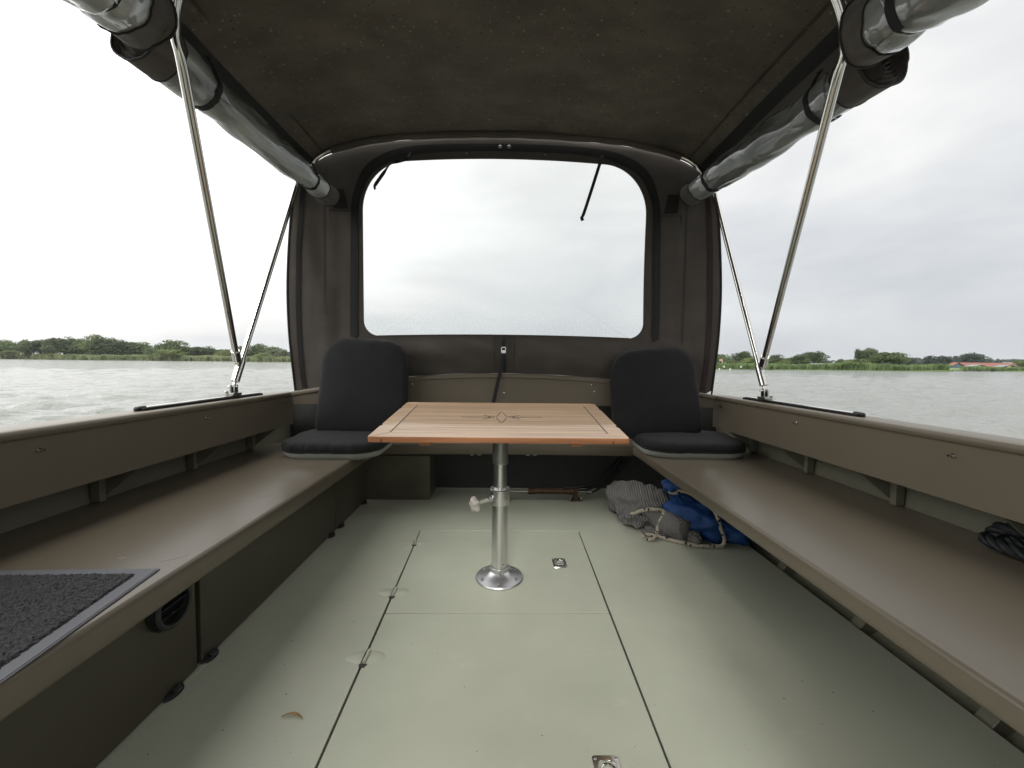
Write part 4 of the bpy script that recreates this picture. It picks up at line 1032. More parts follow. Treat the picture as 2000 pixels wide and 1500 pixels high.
for z_ in (1.026, 1.004, 0.990): m_.box(-0.029, 0.003, 2.714, 2.721, z_-0.0035, z_+0.0035)
m_.box(-0.029, -0.024, 2.714, 2.721, 0.9865, 1.029); m_.box(-0.002, 0.003, 2.714, 2.721, 0.9865, 1.029); m_.box(-0.026, 0, 2.711, 2.715, 0.994, 1.008)
build(m_, 'buckle', STEEL, rear, smooth=False, bevel=0.001)

# ---------------------------------------------------------------- rolled up side windows
def rolled(p0, p1, r0, r1, mat_, label, seed, band0=0.10, band1=0.07, straps=(), flat=None, group='rolled up side windows under the canopy'):
    """p0 is the near end, p1 the stern end"""
    p0, p1 = Vector(p0), Vector(p1); ax = (p1-p0); Ln = ax.length; ax.normalize(); g = random.Random(seed)
    t_ = thing('rolled_window', label, 'rolled window', p0, group)
    ph = [g.uniform(0, 6) for _ in range(6)]
    def shp(t, a):
        ca, sa = math.cos(a), math.sin(a)
        s_ = 1+0.06*math.sin(2*a+ph[0]+t*5)+0.03*math.sin(3*a+ph[1]-t*9)
        s_ += 0.10*mnoise.noise(Vector((ca*1.1, sa*1.1, t*5+seed)))+0.05*mnoise.noise(Vector((ca*2.2, sa*2.2, t*11+seed*3)))
        s_ -= 0.06*max(0, 0.35-abs(mnoise.noise(Vector((ca*1.4+t*2.5, sa*1.4, t*3+seed*2)))))/0.35
        for ts, wd in (flat or ()): s_ *= 1-0.14*math.exp(-((t-ts)/wd)**2)
        for ts, _ in straps: s_ *= 1-0.09*math.exp(-((t-ts)/0.035)**2)
        return s_
    def seg(a0, a1, nseg, k=1.0, name='vinyl_roll', mat=mat_, caps=False):
        m_ = MB(); pts = [p0+ax*Ln*lerp(a0, a1, i/nseg) for i in range(nseg+1)]
        R = [lerp(r0, r1, lerp(a0, a1, i/nseg))*k for i in range(nseg+1)]
        m_.tube(pts, R, 64, caps=caps, shape=lambda t, a: shp(lerp(a0, a1, t), a)); return build(m_, name, mat, t_)
    b0, b1 = band0/Ln, band1/Ln
    seg(b0, 1-b1, 110)
    # loose overlapping edge of the sheet
    m_ = MB(); vs = []; u = ax.orthogonal().normalized(); w = ax.cross(u); nn_ = 50
    for i in range(nn_+1):
        t = lerp(b0+0.02, 1-b1-0.02, i/nn_); R = lerp(r0, r1, t)
        for k in range(9):
            a = ph[3]+k*0.16+0.35*math.sin(t*4+ph[4]); q = shp(t, a)*R*(1.0+0.035+0.012*math.sin(t*11+ph[5])*(k/8))
            vs.append(p0+ax*Ln*t+(u*math.cos(a)+w*math.sin(a))*q)
    m_.add(vs, [(i*9+k, i*9+k+1, (i+1)*9+k+1, (i+1)*9+k) for i in range(nn_) for k in range(8)])
    build(m_, 'loose_edge', mat_, t_)
    # canvas end bands with the wound layers showing
    for (a0, a1, end) in ((0, b0, 0), (1-b1, 1, 1)):
        seg(a0, a1, 6, 1.03, 'canvas_band', CANVAS)
        m_ = MB()
        c_ = p0+ax*Ln*end; R = lerp(r0, r1, end)*1.0; dr = -ax if end == 0 else ax
        pts = []
        for i in range(180):
            a = i*0.19; rr = R*(1.0-0.86*i/180); dep = dr*(0.010*i/180*(1 if seed % 2 else -1.0)-0.004)
            pts.append(c_+dep+(u*math.cos(a)+w*math.sin(a))*rr*shp(end, a))
        wv_ = []
        for p in pts: wv_ += [p-dr*0.03, p+dr*0.003]
        m_.add(wv_, [(i*2, i*2+1, i*2+3, i*2+2) for i in range(179)])
        m_.add([c_-dr*0.020+(u*math.cos(2*PI*k/40)+w*math.sin(2*PI*k/40))*R*shp(end, 2*PI*k/40) for k in range(40)], [tuple(range(40))])
        build(m_, 'wound_layers', CANVAS, t_)
        m_ = MB(); rp = [c_-dr*0.002+(u*math.cos(2*PI*k/40)+w*math.sin(2*PI*k/40))*R*1.035*shp(end, 2*PI*k/40) for k in range(41)]
        m_.tube(rp, 0.004, 6, caps=False); build(m_, 'edge_piping', ZIPM, t_)
        q = b0 if end == 0 else 1-b1
        c2 = p0+ax*Ln*q; R2 = lerp(r0, r1, q)
        m_ = MB(); rp = [c2+(u*math.cos(2*PI*k/40)+w*math.sin(2*PI*k/40))*R2*1.035*shp(q, 2*PI*k/40) for k in range(41)]
        m_.tube(rp, 0.0025, 6, caps=False); build(m_, 'hem', ZIPM, t_)
    for ts, dx in straps:
        m_ = MB(); c_ = p0+ax*Ln*ts; R = lerp(r0, r1, ts); sgx = 1 if p0.x > 0 else -1
        e1, e2 = Vector((-sgx, 0, 0)), Vector((0, 0, -1)); path = []
        for i in range(49):
            a = -0.75+i/48*2*PI*0.86                       # from the top inboard edge, down and round
            d = e1*math.cos(a)+e2*math.sin(a); au = math.atan2(d.dot(w), d.dot(u))
            path.append(c_+d*R*shp(ts, au)*1.06)
        m_.ribbon(path, 0.024, 0.0022, side=tuple(ax))
        up_ = path[0]; m_.ribbon([path[1], up_, up_+Vector((sgx*0.012, 0, 0.03)), up_+Vector((sgx*0.03, 0, 0.06))], 0.024, 0.0022, side=tuple(ax))
        m_.lathe([(0.008, 0), (0.008, 0.004), (0.004, 0.006)], up_+Vector((sgx*0.022, 0, 0.048)), 10, axis=(-sgx, 0, -0.4))
        build(m_, 'strap', WEB, t_)
    return t_
rolled((1.335, 1.49, 2.012), (1.193, 2.70, 2.022), 0.098, 0.070, VINYL_R, 'glossy rolled up rear side window hanging under the right edge of the canopy', 3, 0.12, 0.10, ((0.19, 1), (0.80, 0)), ((0.30, 0.07),))
rolled((-1.262, 1.47, 2.035), (-1.135, 2.70, 1.975), 0.092, 0.066, VINYL, 'dull creased rolled up rear side window hanging under the left edge of the canopy', 4, 0.10, 0.12, ((0.21, 1), (0.82, 0)), ((0.30, 0.06), (0.8, 0.05)))
rolled((1.045, 0.72, 1.775), (1.015, 1.195, 1.880), 0.088, 0.088, VINYL_R, 'rolled up forward side window at the top right corner, bound by a black band', 6, 0.02, 0.075, ((0.70, 0),), None)
rolled((-0.985, 0.72, 1.755), (-1.005, 1.190, 1.872), 0.086, 0.086, VINYL, 'rolled up forward side window at the top left corner', 7, 0.02, 0.085, ((0.66, 0),), None)

# ---------------------------------------------------------------- folding teak table on a telescopic pedestal
PX, PY = -0.018, 1.722
table = thing('folding_table', 'teak folding table with inlaid star on a telescopic aluminium pedestal', 'table', (PX, PY, 0))
FLc, FRc, BLc = Vector((-0.495, 1.470, 0.657)), Vector((0.455, 1.470, 0.656)), Vector((-0.490, 2.075, 0.722))
eu = (FRc-FLc).normalized(); ev = (BLc-FLc); ev = (ev-eu*ev.dot(eu)).normalized(); ew = eu.cross(ev)
TW, TD, TH = 0.950, 0.609, 0.021
def T(u, v, w=0.0): return FLc+eu*u+ev*v+ew*w
def tboard(name, poly, mat, parent, w0=-TH, w1=0.0, bevel=0.0012, smooth=False):
    n = len(poly); m_ = MB()
    m_.add([T(u, v, w0) for u, v in poly]+[T(u, v, w1) for u, v in poly], [tuple(range(n))[::-1], tuple(range(n, 2*n))]+[(i, (i+1) % n, n+(i+1) % n, n+i) for i in range(n)])
    return build(m_, name, mat, parent, smooth=smooth, bevel=bevel)
EB, FB = 0.066, 0.062                     # end board and front board widths
VS1, VS2 = 0.166, 0.479                   # fold seams
e = 0.0013
# caulked core under the slats
tboard('caulk_core', [(EB-0.004, 0.012), (TW-EB+0.004, 0.012), (TW-EB+0.004, TD-0.012), (EB-0.004, TD-0.012)], CAULK, table, -TH+0.001, -0.0008, 0)
# front and back boards (mitred), in the orange edge colour below and pale top
c_ = 0.010
tboard('front_board', [(c_, 0), (TW-c_, 0), (TW-EB-.0008, FB-.001), (EB+.0008, FB-.001)], [TEAK], table)
tboard('back_board', [(EB+.0008, TD-FB+.001), (TW-EB-.0008, TD-FB+.001), (TW-c_, TD), (c_, TD)], [TEAK], table)
def notch(v, s): return [(0.0, v-0.016), (0.007, v-0.008), (0.007, v+0.008)]
for sgn in (0, 1):
    X = (lambda u: u) if sgn == 0 else (lambda u: TW-u)
    def P_(pts): 
        q = [(X(u), v) for u, v in pts]; return q if sgn == 0 else q[::-1]
    tboard('end_board', P_([(0, c_), (0.0075, 0.0035), (EB-.001, FB-.0005), (EB-.001, VS1-e), (0.008, VS1-e), (0.003, VS1-0.012), (0, VS1-0.018)]), TEAK, table)
    tboard('end_board', P_([(0.008, VS1+e), (EB-.001, VS1+e), (EB-.001, VS2-e), (0.008, VS2-e), (0.003, VS2-0.010), (0, VS2-0.016), (0, VS1+0.016), (0.003, VS1+0.010)]), TEAK, table)
    tboard('end_board', P_([(0.008, VS2+e), (EB-.001, VS2+e), (EB-.001, TD-FB+.0005), (0.0075, TD-.0035), (0, TD-c_), (0, VS2+0.016), (0.003, VS2+0.010)]), TEAK, table)
NS = 14; pitch_ = (TD-2*FB)/NS
for i in range(NS):
    v0 = FB+i*pitch_; g_ = 0.0013
    tboard('slat', [(EB+.0022, v0+g_), (TW-EB-.0022, v0+g_), (TW-EB-.0022, v0+pitch_-g_), (EB+.0022, v0+pitch_-g_)], TEAK, table, -TH*0.8, -0.0001, 0.0006)
# darker front edge, without the sheen put into the top's colour
m_ = MB(); cfr = [(0.0, c_), (0.0028, 0.0045), (c_, 0.0)]
lip = [(u, v) for u, v in cfr]+[(TW-u, v) for u, v in cfr[::-1]]
vs = []
for u, v in lip:
    o_v = -0.0012; ou = -0.0012 if u < 0.004 else (0.0012 if u > TW-0.004 else 0)
    for w in (-0.0006, -0.0028, -TH+0.002, -TH-0.0004): vs.append(T(u+ou*(0.4 if w in (-0.0006, -TH-0.0004) else 1), v+o_v*(0.3 if w in (-0.0006, -TH-0.0004) else 1), w))
m_.add(vs, [(i*4+k, (i+1)*4+k, (i+1)*4+k+1, i*4+k+1) for i in range(len(lip)-1) for k in range(3)])
build(m_, 'front_edge', TEAKE, table, angle=60)
# little dark slots of the leaf catches in the front edge and battens below
m_ = MB()
for u in (0.047, TW-0.062):
    m_.add([T(u+a, -0.0020, w) for a in (0, 0.0045) for w in (-TH-0.0006, -TH+0.012)]+[T(u+a, 0.003, w) for a in (0, 0.0045) for w in (-TH-0.0006, -TH+0.012)], [(0, 2, 3, 1), (4, 5, 7, 6), (0, 1, 5, 4), (2, 6, 7, 3), (1, 3, 7, 5), (0, 4, 6, 2)])
build(m_, 'leaf_catch', CAULK, table, smooth=False)
for u in (0.178, 0.742):
    m_ = MB(); q = [(u, 0.03), (u+0.043, 0.03), (u+0.043, 0.55), (u, 0.55)]
    m_.add([T(*a, -TH-0.021) for a in q]+[T(*a, -TH-0.0005) for a in q], [(3, 2, 1, 0), (4, 5, 6, 7)]+[(i, (i+1) % 4, 4+(i+1) % 4, 4+i) for i in range(4)])
    build(m_, 'batten', TEAKE, table, smooth=False, bevel=0.002)
# inlaid star
def line(m_, a, b_, w=0.0035):
    a, b_ = Vector((*a, 0)), Vector((*b_, 0)); d = (b_-a).normalized(); nrm = Vector((-d.y, d.x, 0))*w/2
    q = [a-nrm, b_-nrm, b_+nrm, a+nrm]
    m_.add([T(p.x, p.y, -0.001) for p in q]+[T(p.x, p.y, 0.0009) for p in q], [(3, 2, 1, 0), (4, 5, 6, 7)]+[(i, (i+1) % 4, 4+(i+1) % 4, 4+i) for i in range(4)])
m_ = MB(); uc, vc = 0.480, 0.306
for su in (-1, 1):
    for sv in (-1, 1):
        line(m_, (uc+su*0.0225, vc+sv*0.010), (uc+su*0.003, vc+sv*0.098), 0.0034)
        line(m_, (uc+su*0.030, vc+sv*0.008), (uc+su*0.058, vc+sv*0.020), 0.0022); line(m_, (uc+su*0.048, vc+sv*0.006), (uc+su*0.078, vc+sv*0.036), 0.0026)
    line(m_, (uc+su*0.050, vc), (uc+su*0.175, vc+su*0.002), 0.0018)
build(m_, 'star_inlay', CAULK, table, smooth=False)
m_ = MB()
line(m_, (EB, FB), (EB, TD-FB), 0.0032); line(m_, (TW-EB, FB), (TW-EB, TD-FB), 0.0032)
build(m_, 'caulk_line', CAULK, table, smooth=False)
# pedestal
def Z0(r, z0, z1): return [(r, z0), (r, z1)]
m_ = MB(); m_.lathe([(0.101, 0.0012), (0.103, 0.004), (0.100, 0.009), (0.085, 0.013), (0.060, 0.022), (0.046, 0.032), (0.0415, 0.036), (0.0405, 0.052), (0.036, 0.053)], (PX, PY, 0), 56, cap0=False, cap1=False)
fl_o = build(m_, 'flange', CAST, table, angle=30)
for k in range(6):
    m_ = MB(); a = PI/6+k*PI/3; m_.lathe([(0.0085, 0.0), (0.0085, 0.0015), (0.006, 0.0018), (0.003, -0.0005), (0.0003, -0.0005)], (PX+0.080*math.cos(a), PY+0.080*math.sin(a), 0.0155), 14, cap0=False, cap1=False); build(m_, 'screw', ALUD, fl_o)
m_ = MB(); m_.tube([(PX+0.002, PY-0.043, 0.040), (PX+0.003, PY-0.050, 0.040)], 0.005, 10); build(m_, 'set_screw', ALUD, fl_o)
m_ = MB(); m_.lathe([(0.0345, 0.045), (0.0345, 0.352)], (PX, PY, 0), 48, cap0=False, cap1=False)
lt_ = build(m_, 'lower_tube', ALU, table)
m_ = MB(); m_.lathe([(0.004, 0), (0.0042, 0.001), (0.002, 0.0012)], (PX+0.0155, PY-0.0312, 0.074), 10, axis=(0.45, -0.9, 0)); m_.box(PX-0.029, PX-0.0285, PY-0.0205, PY-0.0195, 0.2, 0.29)
build(m_, 'rivet', ALUD, lt_)
m_ = MB(); m_.lathe([(0.0355, 0.325), (0.0405, 0.326), (0.0415, 0.330), (0.0415, 0.382), (0.0445, 0.385), (0.0445, 0.390), (0.041, 0.3935), (0.031, 0.3935), (0.0295, 0.388)], (PX, PY, 0), 48, cap0=False, cap1=False)
col_o = build(m_, 'collar', ALU, table, angle=30)
m_ = MB(); m_.lathe([(0.0045, 0), (0.0045, 0.0012), (0.0005, -0.001)], (PX+0.0255, PY-0.0332, 0.355), 12, axis=(0.61, -0.79, 0), cap1=False); build(m_, 'grub_screw', ALUD, col_o)
kd = Vector((-0.86, -0.50, -0.14)).normalized(); k0 = Vector((PX, PY, 0.358))+kd*0.040
m_ = MB(); m_.lathe([(0.012, 0), (0.012, 0.010), (0.009, 0.012)], k0, 16, axis=kd); m_.lathe([(0.010, 0.012), (0.010, 0.018)], k0, 6, axis=kd); build(m_, 'boss', ALU, col_o)
m_ = MB(); m_.lathe([(0.0082, 0.016), (0.0088, 0.07)], k0, 14, axis=kd)
u_ = kd.orthogonal().normalized(); w_ = kd.cross(u_)
NL = 60
def star(r, h, amp): return [k0+kd*h+(u_*math.cos(2*PI*k/NL)+w_*math.sin(2*PI*k/NL))*r*(1+amp*math.cos(5*2*PI*k/NL)) for k in range(NL)]
L_ = [star(0.010, 0.062, 0), star(0.022, 0.068, .15), star(0.0285, 0.074, .19), star(0.0285, 0.086, .19), star(0.023, 0.094, .14), star(0.010, 0.097, 0)]
m_.add([p for l_ in L_ for p in l_], [(j*NL+i, j*NL+(i+1) % NL, (j+1)*NL+(i+1) % NL, (j+1)*NL+i) for j in range(5) for i in range(NL)]+[tuple(range(NL))[::-1], tuple(range(5*NL, 6*NL))])
build(m_, 'clamp_knob', KNOB, col_o)
m_ = MB(); m_.lathe([(0.0283, 0.36), (0.0283, 0.52)], (PX, PY, 0), 44, cap0=False, cap1=False); build(m_, 'upper_tube', ALU, table)
m_ = MB(); m_.lathe([(0.0300, 0.500), (0.0335, 0.500), (0.0345, 0.503), (0.0335, 0.512), (0.0330, 0.658)], (PX, PY, 0), 44, cap0=True, cap1=False); build(m_, 'head_sleeve', ALUD, table)

# ---------------------------------------------------------------- folding seats
def rrect(w, d, rc, n=10, rb=None):
    o = []
    for (sx, sy, a0, r) in ((1, 1, 0, rc), (-1, 1, PI/2, rc), (-1, -1, PI, rb or rc), (1, -1, 1.5*PI, rb or rc)):
        for i in range(n):
            a = a0+PI/2*i/(n-1); o.append(Vector((sx*(w/2-r)+r*math.cos(a), sy*(d/2-r)+r*math.sin(a), 0)))
    # even out the spacing
    P = o+[o[0]]; L_ = [0]
    for a, b_ in zip(P, P[1:]): L_.append(L_[-1]+(b_-a).length)
    res = []; N_ = 180; j = 0
    for k in range(N_):
        s_ = L_[-1]*k/N_
        while L_[j+1] < s_: j += 1
        f = (s_-L_[j])/max(1e-9, L_[j+1]-L_[j]); res.append(P[j].lerp(P[j+1], f))
    return res
TOPP = [(1.0, 0.0), (1.012, 0.16), (1.018, 0.34), (1.010, 0.55), (0.988, 0.76), (0.955, 0.91), (0.90, 0.985), (0.78, 1.02), (0.55, 1.04), (0.28, 1.05), (0.03, 1.05)]
LOWP = [(1.0, 0.0), (1.004, 0.25), (0.998, 0.55), (0.975, 0.85), (0.94, 1.0), (0.5, 1.0), (0.03, 1.0)]
def pad(m_, loop, z0, z1, puff, Mx, seed, pucker=0.0, prof=TOPP):
    """half cushion: from its seam at z0 round the edge to z1"""
    n = len(loop); vs = []
    for k, (sc, h) in enumerate(prof):
        for ip, p in enumerate(loop):
            q = Vector((p.x*sc, p.y*sc, 0)); z = z0+(z1-z0)*h
            if k and pucker:
                w_ = pucker*mnoise.noise(Vector((p.x*24, p.y*24, seed)))*math.sin(min(1.0, h)*PI)
                q.x *= 1+w_*1.2; q.y *= 1+w_*1.2; z += w_*0.5*abs(z1-z0)/0.05
            if pucker > 0.015 and 0.05 < h < 1.0:      # gathers of the cover along its seam
                gth = 0.0075*mnoise.noise(Vector((ip*0.42, seed, 0.0)))*math.sin(h*PI)**0.7+0.005*mnoise.noise(Vector((ip*0.15, seed+5, 0.0)))
                r_ = math.hypot(q.x, q.y); q.x *= 1+gth/r_; q.y *= 1+gth/r_
            if h > 0.9 and pucker: z += 0.0035*mnoise.noise(Vector((q.x*14, q.y*9, seed+8)))+0.0025*math.sin(q.x*30+5*mnoise.noise(Vector((q.x*3, q.y*3, seed))))*max(0, mnoise.noise(Vector((q.x*4, q.y*4, seed+2))))
            if h > 0.9: z += puff*(1-sc*sc)+0.004*mnoise.noise(Vector((q.x*6, q.y*6, seed+3)))
            vs.append(Mx @ Vector((q.x, q.y, z)))
    m = len(prof)
    m_.add(vs, [(k*n+i, k*n+(i+1) % n, (k+1)*n+(i+1) % n, (k+1)*n+i) for k in range(m-1) for i in range(n)]+[tuple(range((m-1)*n, m*n))])
def boat_seat(label, ctr, rotz, w, seat_d, back_h, hinge_back, lean, seat_tilt, bx, bw, brot):
    t_ = thing('boat_seat', label, 'seat', ctr, 'folding padded seats on the side benches')
    base = Matrix.Translation(ctr) @ Matrix.Rotation(rotz, 4, 'Z')
    Ms = base @ Matrix.Translation((0, seat_d/2, 0.0)) @ Matrix.Rotation(seat_tilt, 4, 'X')
    lp = rrect(w, seat_d, 0.12, rb=0.15)
    m_ = MB(); pad(m_, lp, 0.043, 0.096, 0.008, Ms, 3+ctr[0], pucker=0.022); sc_ = build(m_, 'seat_cushion', FABRIC, t_, angle=70)
    m_ = MB(); pad(m_, lp, 0.043, 0.001, 0.0, Ms, 9+ctr[0], prof=LOWP); build(m_, 'underside', GREYF, t_, angle=70)
    m_ = MB(); pp = [Ms @ Vector((p.x*1.004, p.y*1.004, 0.044+0.003*mnoise.noise(Vector((p.x*20, p.y*20, 1))))) for p in lp]; m_.tube(pp+[pp[0]], 0.0048, 6, caps=False); build(m_, 'piping', FABRIC, sc_)
    Mb = base @ Matrix.Translation((bx, hinge_back, 0.085)) @ Matrix.Rotation(brot, 4, 'Y') @ Matrix.Rotation(PI/2-lean, 4, 'X') @ Matrix.Translation((0, back_h/2, 0))
    lb = rrect(bw, back_h, 0.155, rb=0.05)
    # taper: slightly wider at the bottom
    lb = [Vector((p.x*(1.0+0.055*(-p.y/back_h)), p.y, 0)) for p in lb]
    m_ = MB(); pad(m_, lb, 0.0, 0.040, 0.012, Mb, 21+ctr[0], pucker=0.007); bk = build(m_, 'backrest', FABRIC, t_, angle=70)
    m_ = MB(); pad(m_, lb, 0.0, -0.030, 0.0, Mb, 25+ctr[0], prof=LOWP); build(m_, 'back_lining', FABRIC, t_, angle=70)
    m_ = MB(); pp = [Mb @ Vector((p.x*1.003, p.y*1.003, 0.0)) for p in lb]; m_.tube(pp+[pp[0]], 0.0046, 6, caps=False); build(m_, 'piping', FABRIC, bk)
    return t_
boat_seat('black padded folding seat on the left bench, beside the left end of the table', (-1.005, 2.262, 0.3815), math.radians(-1.5), 0.575, 0.43, 0.60, 0.335, math.radians(8), math.radians(2.5), 0.085, 0.555, math.radians(1.5))
boat_seat('black padded folding seat on the right bench, above the blue sack', (1.135, 2.318, 0.3815), math.radians(-2.0), 0.615, 0.42, 0.56, 0.300, math.radians(8), math.radians(2.0), -0.155, 0.555, math.radians(-3.5))

# ---------------------------------------------------------------- door mat on the left bench
mat_t = thing('door_mat', 'grey bordered door mat with dark loop pile on the near end of the left bench', 'mat', (-1.15, 0.75, 0.381))
Q = [(-0.895, 1.055), (-0.795, 0.33), (-1.44, 0.30), (-1.45, 1.040)]
def inset(Q, d):
    c = (sum(p[0] for p in Q)/4, sum(p[1] for p in Q)/4)
    return [(p[0]+(c[0]-p[0])*d/abs(c[0]-p[0]), p[1]+(c[1]-p[1])*d/abs(c[1]-p[1])) for p in Q]
m_ = MB(); m_.prism(Q[::-1], 0.3812, 0.3836); m_.prism(inset(Q, 0.0035)[::-1], 0.3836, 0.3850)
build(m_, 'rubber_border', MATB, mat_t, smooth=False, bevel=0.0008)
Qi = inset(Q, 0.033); g = random.Random(4); m_ = MB()
nx, ny = 150, 170; vs = []
for j in range(ny+1):
    for i in range(nx+1):
        fu, fv = i/nx, j/ny
        a = (lerp(Qi[3][0], Qi[0][0], fu), lerp(Qi[3][1], Qi[0][1], fu)); b_ = (lerp(Qi[2][0], Qi[1][0], fu), lerp(Qi[2][1], Qi[1][1], fu))
        x, y = lerp(a[0], b_[0], fv), lerp(a[1], b_[1], fv)
        e_ = min(i, nx-i, j, ny-j)
        h = 0.0 if e_ == 0 else 0.0032+0.0036*g.random()
        jx = g.uniform(-.0016, .0016) if e_ else g.uniform(-.003, .003)
        vs.append((x+jx, y+g.uniform(-.0016, .0016), 0.3851+h))
m_.add(vs, [(j*(nx+1)+i, j*(nx+1)+i+1, (j+1)*(nx+1)+i+1, (j+1)*(nx+1)+i) for j in range(ny) for i in range(nx)])
build(m_, 'loop_pile', MATP, mat_t, smooth=False, fixn=False, kind='stuff')

# ---------------------------------------------------------------- black twisted rope hank on the right bench
rope_t = thing('black_rope', 'hank of black twisted mooring rope on the near end of the right bench', 'rope', (1.50, 1.05, 0.382))
def twisted(path, r, turns, n):
    m_ = MB(); P = spline(path, n); 
    ts = [(P[min(i+1, n-1)]-P[max(0, i-1)]).normalized() for i in range(n)]
    u = ts[0].orthogonal().normalized(); U = []
    for i in range(n):
        if i: u = ts[i-1].rotation_difference(ts[i]) @ u
        u = (u-ts[i]*u.dot(ts[i])).normalized(); U.append(u)
    Ls = [0]
    for a, b_ in zip(P, P[1:]): Ls.append(Ls[-1]+(b_-a).length)
    for k in range(3):
        pts = []
        for i in range(n):
            a = 2*PI*(Ls[i]*turns+k/3); pts.append(P[i]+(U[i]*math.cos(a)+ts[i].cross(U[i])*math.sin(a))*r*0.55)
        m_.tube(pts, r*0.56, 8)
    return m_
g = random.Random(12)
for lp, pth in enumerate((
    [(1.545, 0.60, 0.440), (1.520, 0.85, 0.455), (1.492, 1.08, 0.472), (1.476, 1.205, 0.462), (1.478, 1.232, 0.430), (1.492, 1.20, 0.408), (1.505, 1.00, 0.405), (1.515, 0.62, 0.405)],
    [(1.535, 0.60, 0.480), (1.535, 0.90, 0.476), (1.528, 1.10, 0.478), (1.523, 1.185, 0.462), (1.520, 1.19, 0.436), (1.520, 1.10, 0.425), (1.520, 0.62, 0.43)],
    [(1.480, 0.60, 0.408), (1.470, 0.90, 0.406), (1.455, 1.12, 0.405), (1.450, 1.205, 0.408), (1.470, 1.245, 0.408), (1.505, 1.235, 0.406), (1.530, 1.15, 0.405), (1.545, 0.65, 0.405)],
    [(1.46, 0.62, 0.445), (1.487, 0.95, 0.436), (1.502, 1.10, 0.440), (1.505, 1.16, 0.446), (1.495, 1.185, 0.43), (1.48, 1.15, 0.415), (1.46, 0.70, 0.41)])):
    build(twisted([(x+0.004, y-0.045, z if z < 0.42 else z-0.008) for x, y, z in pth], 0.0180, 11, 120), 'strand_loop', ROPEB, rope_t)

# ---------------------------------------------------------------- grey ribbed blanket, blue sack and flecked line under the right bench
def blob(m_, c_, s_, seed, amp=0.12, freq=4, rot=0.0, tilt=0.0, zmin=0.002, nu=56, nv=36, uvo=None, fold=0.0, fdir=(1, 0, 0), ff=14):
    Rm = Matrix.Rotation(rot, 3, 'Z') @ Matrix.Rotation(tilt, 3, 'Y'); fd = Vector(fdir)
    vs = []
    for j in range(nv+1):
        th = PI*j/nv
        for i in range(nu):
            a = 2*PI*i/nu; d = Vector((math.sin(th)*math.cos(a), math.sin(th)*math.sin(a), math.cos(th)))
            k = 1+amp*mnoise.noise(d*freq*0.5+Vector((seed, 0, 0)))+amp*0.5*mnoise.noise(d*freq+Vector((0, seed, 0)))
            if fold: k += fold*math.sin(d.dot(fd)*ff+3*mnoise.noise(d*1.7+Vector((seed, 2, 0))))
            q = Rm @ Vector((d.x*s_[0]*k, d.y*s_[1]*k, d.z*s_[2]*k)); q += Vector(c_)
            if q.z < zmin: q.z = zmin+0.0005*mnoise.noise(q*40)
            vs.append(q)
    m_.add(vs, [(j*nu+i, j*nu+(i+1) % nu, (j+1)*nu+(i+1) % nu, (j+1)*nu+i) for j in range(nv) for i in range(nu)])
blk_t = thing('blanket', 'crumpled grey ribbed wool blanket on the floor beside the blue sack', 'blanket', (0.83, 2.3, 0))
def addribuv(o, vec, sc=1.0):
    me = o.data; uv = me.uv_layers.new(name='rib'); v = Vector(vec)
    for l in me.loops:
        co = me.vertices[l.vertex_index].co; uv.data[l.index].uv = (co.dot(v)*sc, 0.0)
m_ = MB()
blob(m_, (0.800, 2.450, 0.075), (0.135, 0.20, 0.118), 3, 0.25, 4, rot=0.5, fold=0.03, fdir=(0.3, 0.3, 1), ff=9)
blob(m_, (0.900, 2.360, 0.075), (0.15, 0.14, 0.11), 5, 0.28, 4, rot=-0.3, fold=0.05, fdir=(1, 0.2, 0.5), ff=8)
blob(m_, (0.765, 2.300, 0.035), (0.085, 0.07, 0.05), 8, 0.3, 4, fold=0.06, fdir=(0, 1, 0.5), ff=9)
o = build(m_, 'folded_part', BLANKET, blk_t, angle=80); addribuv(o, (0.75, -0.25, 0.35), 2.4)
m_ = MB()
def rollshape(t, a): return 1+0.08*math.sin(2*a+t*5)+0.06*math.sin(3*a-t*8)
m_.tube(spline([(0.835, 2.265, 0.062), (0.87, 2.20, 0.066), (0.915, 2.115, 0.064), (0.945, 2.06, 0.058)], 26), [0.045+0.018*math.sin(PI*i/34) for i in range(25)]+[0.040], 30, shape=rollshape)
o = build(m_, 'rolled_part', BLANKET, blk_t, angle=80); addribuv(o, (0.5, -0.86, 0.1), 2.5)
m_ = MB(); blob(m_, (0.855, 2.185, 0.016), (0.085, 0.07, 0.018), 14, 0.35, 5, rot=0.3, fold=0.08, fdir=(1, 0.5, 0), ff=9)
blob(m_, (0.985, 2.055, 0.030), (0.035, 0.04, 0.042), 18, 0.2, 4)
o = build(m_, 'trailing_edge', BLANKET, blk_t, angle=80); addribuv(o, (0.3, 0.9, 0.1), 2.3)
sack_t = thing('sack', 'blue cloth sack tied at its neck, half under the right bench', 'bag', (1.06, 2.18, 0))
m_ = MB()
blob(m_, (1.085, 2.195, 0.085), (0.185, 0.165, 0.120), 31, 0.22, 4, rot=-0.35, fold=0.035, fdir=(0.5, 0.3, 0.9), ff=8)
blob(m_, (1.18, 2.12, 0.060), (0.15, 0.11, 0.075), 35, 0.2, 4, rot=-0.5, fold=0.03, fdir=(0.4, 0.8, 0.6), ff=9)
build(m_, 'sack_body', BLUE, sack_t, angle=80)
m_ = MB()
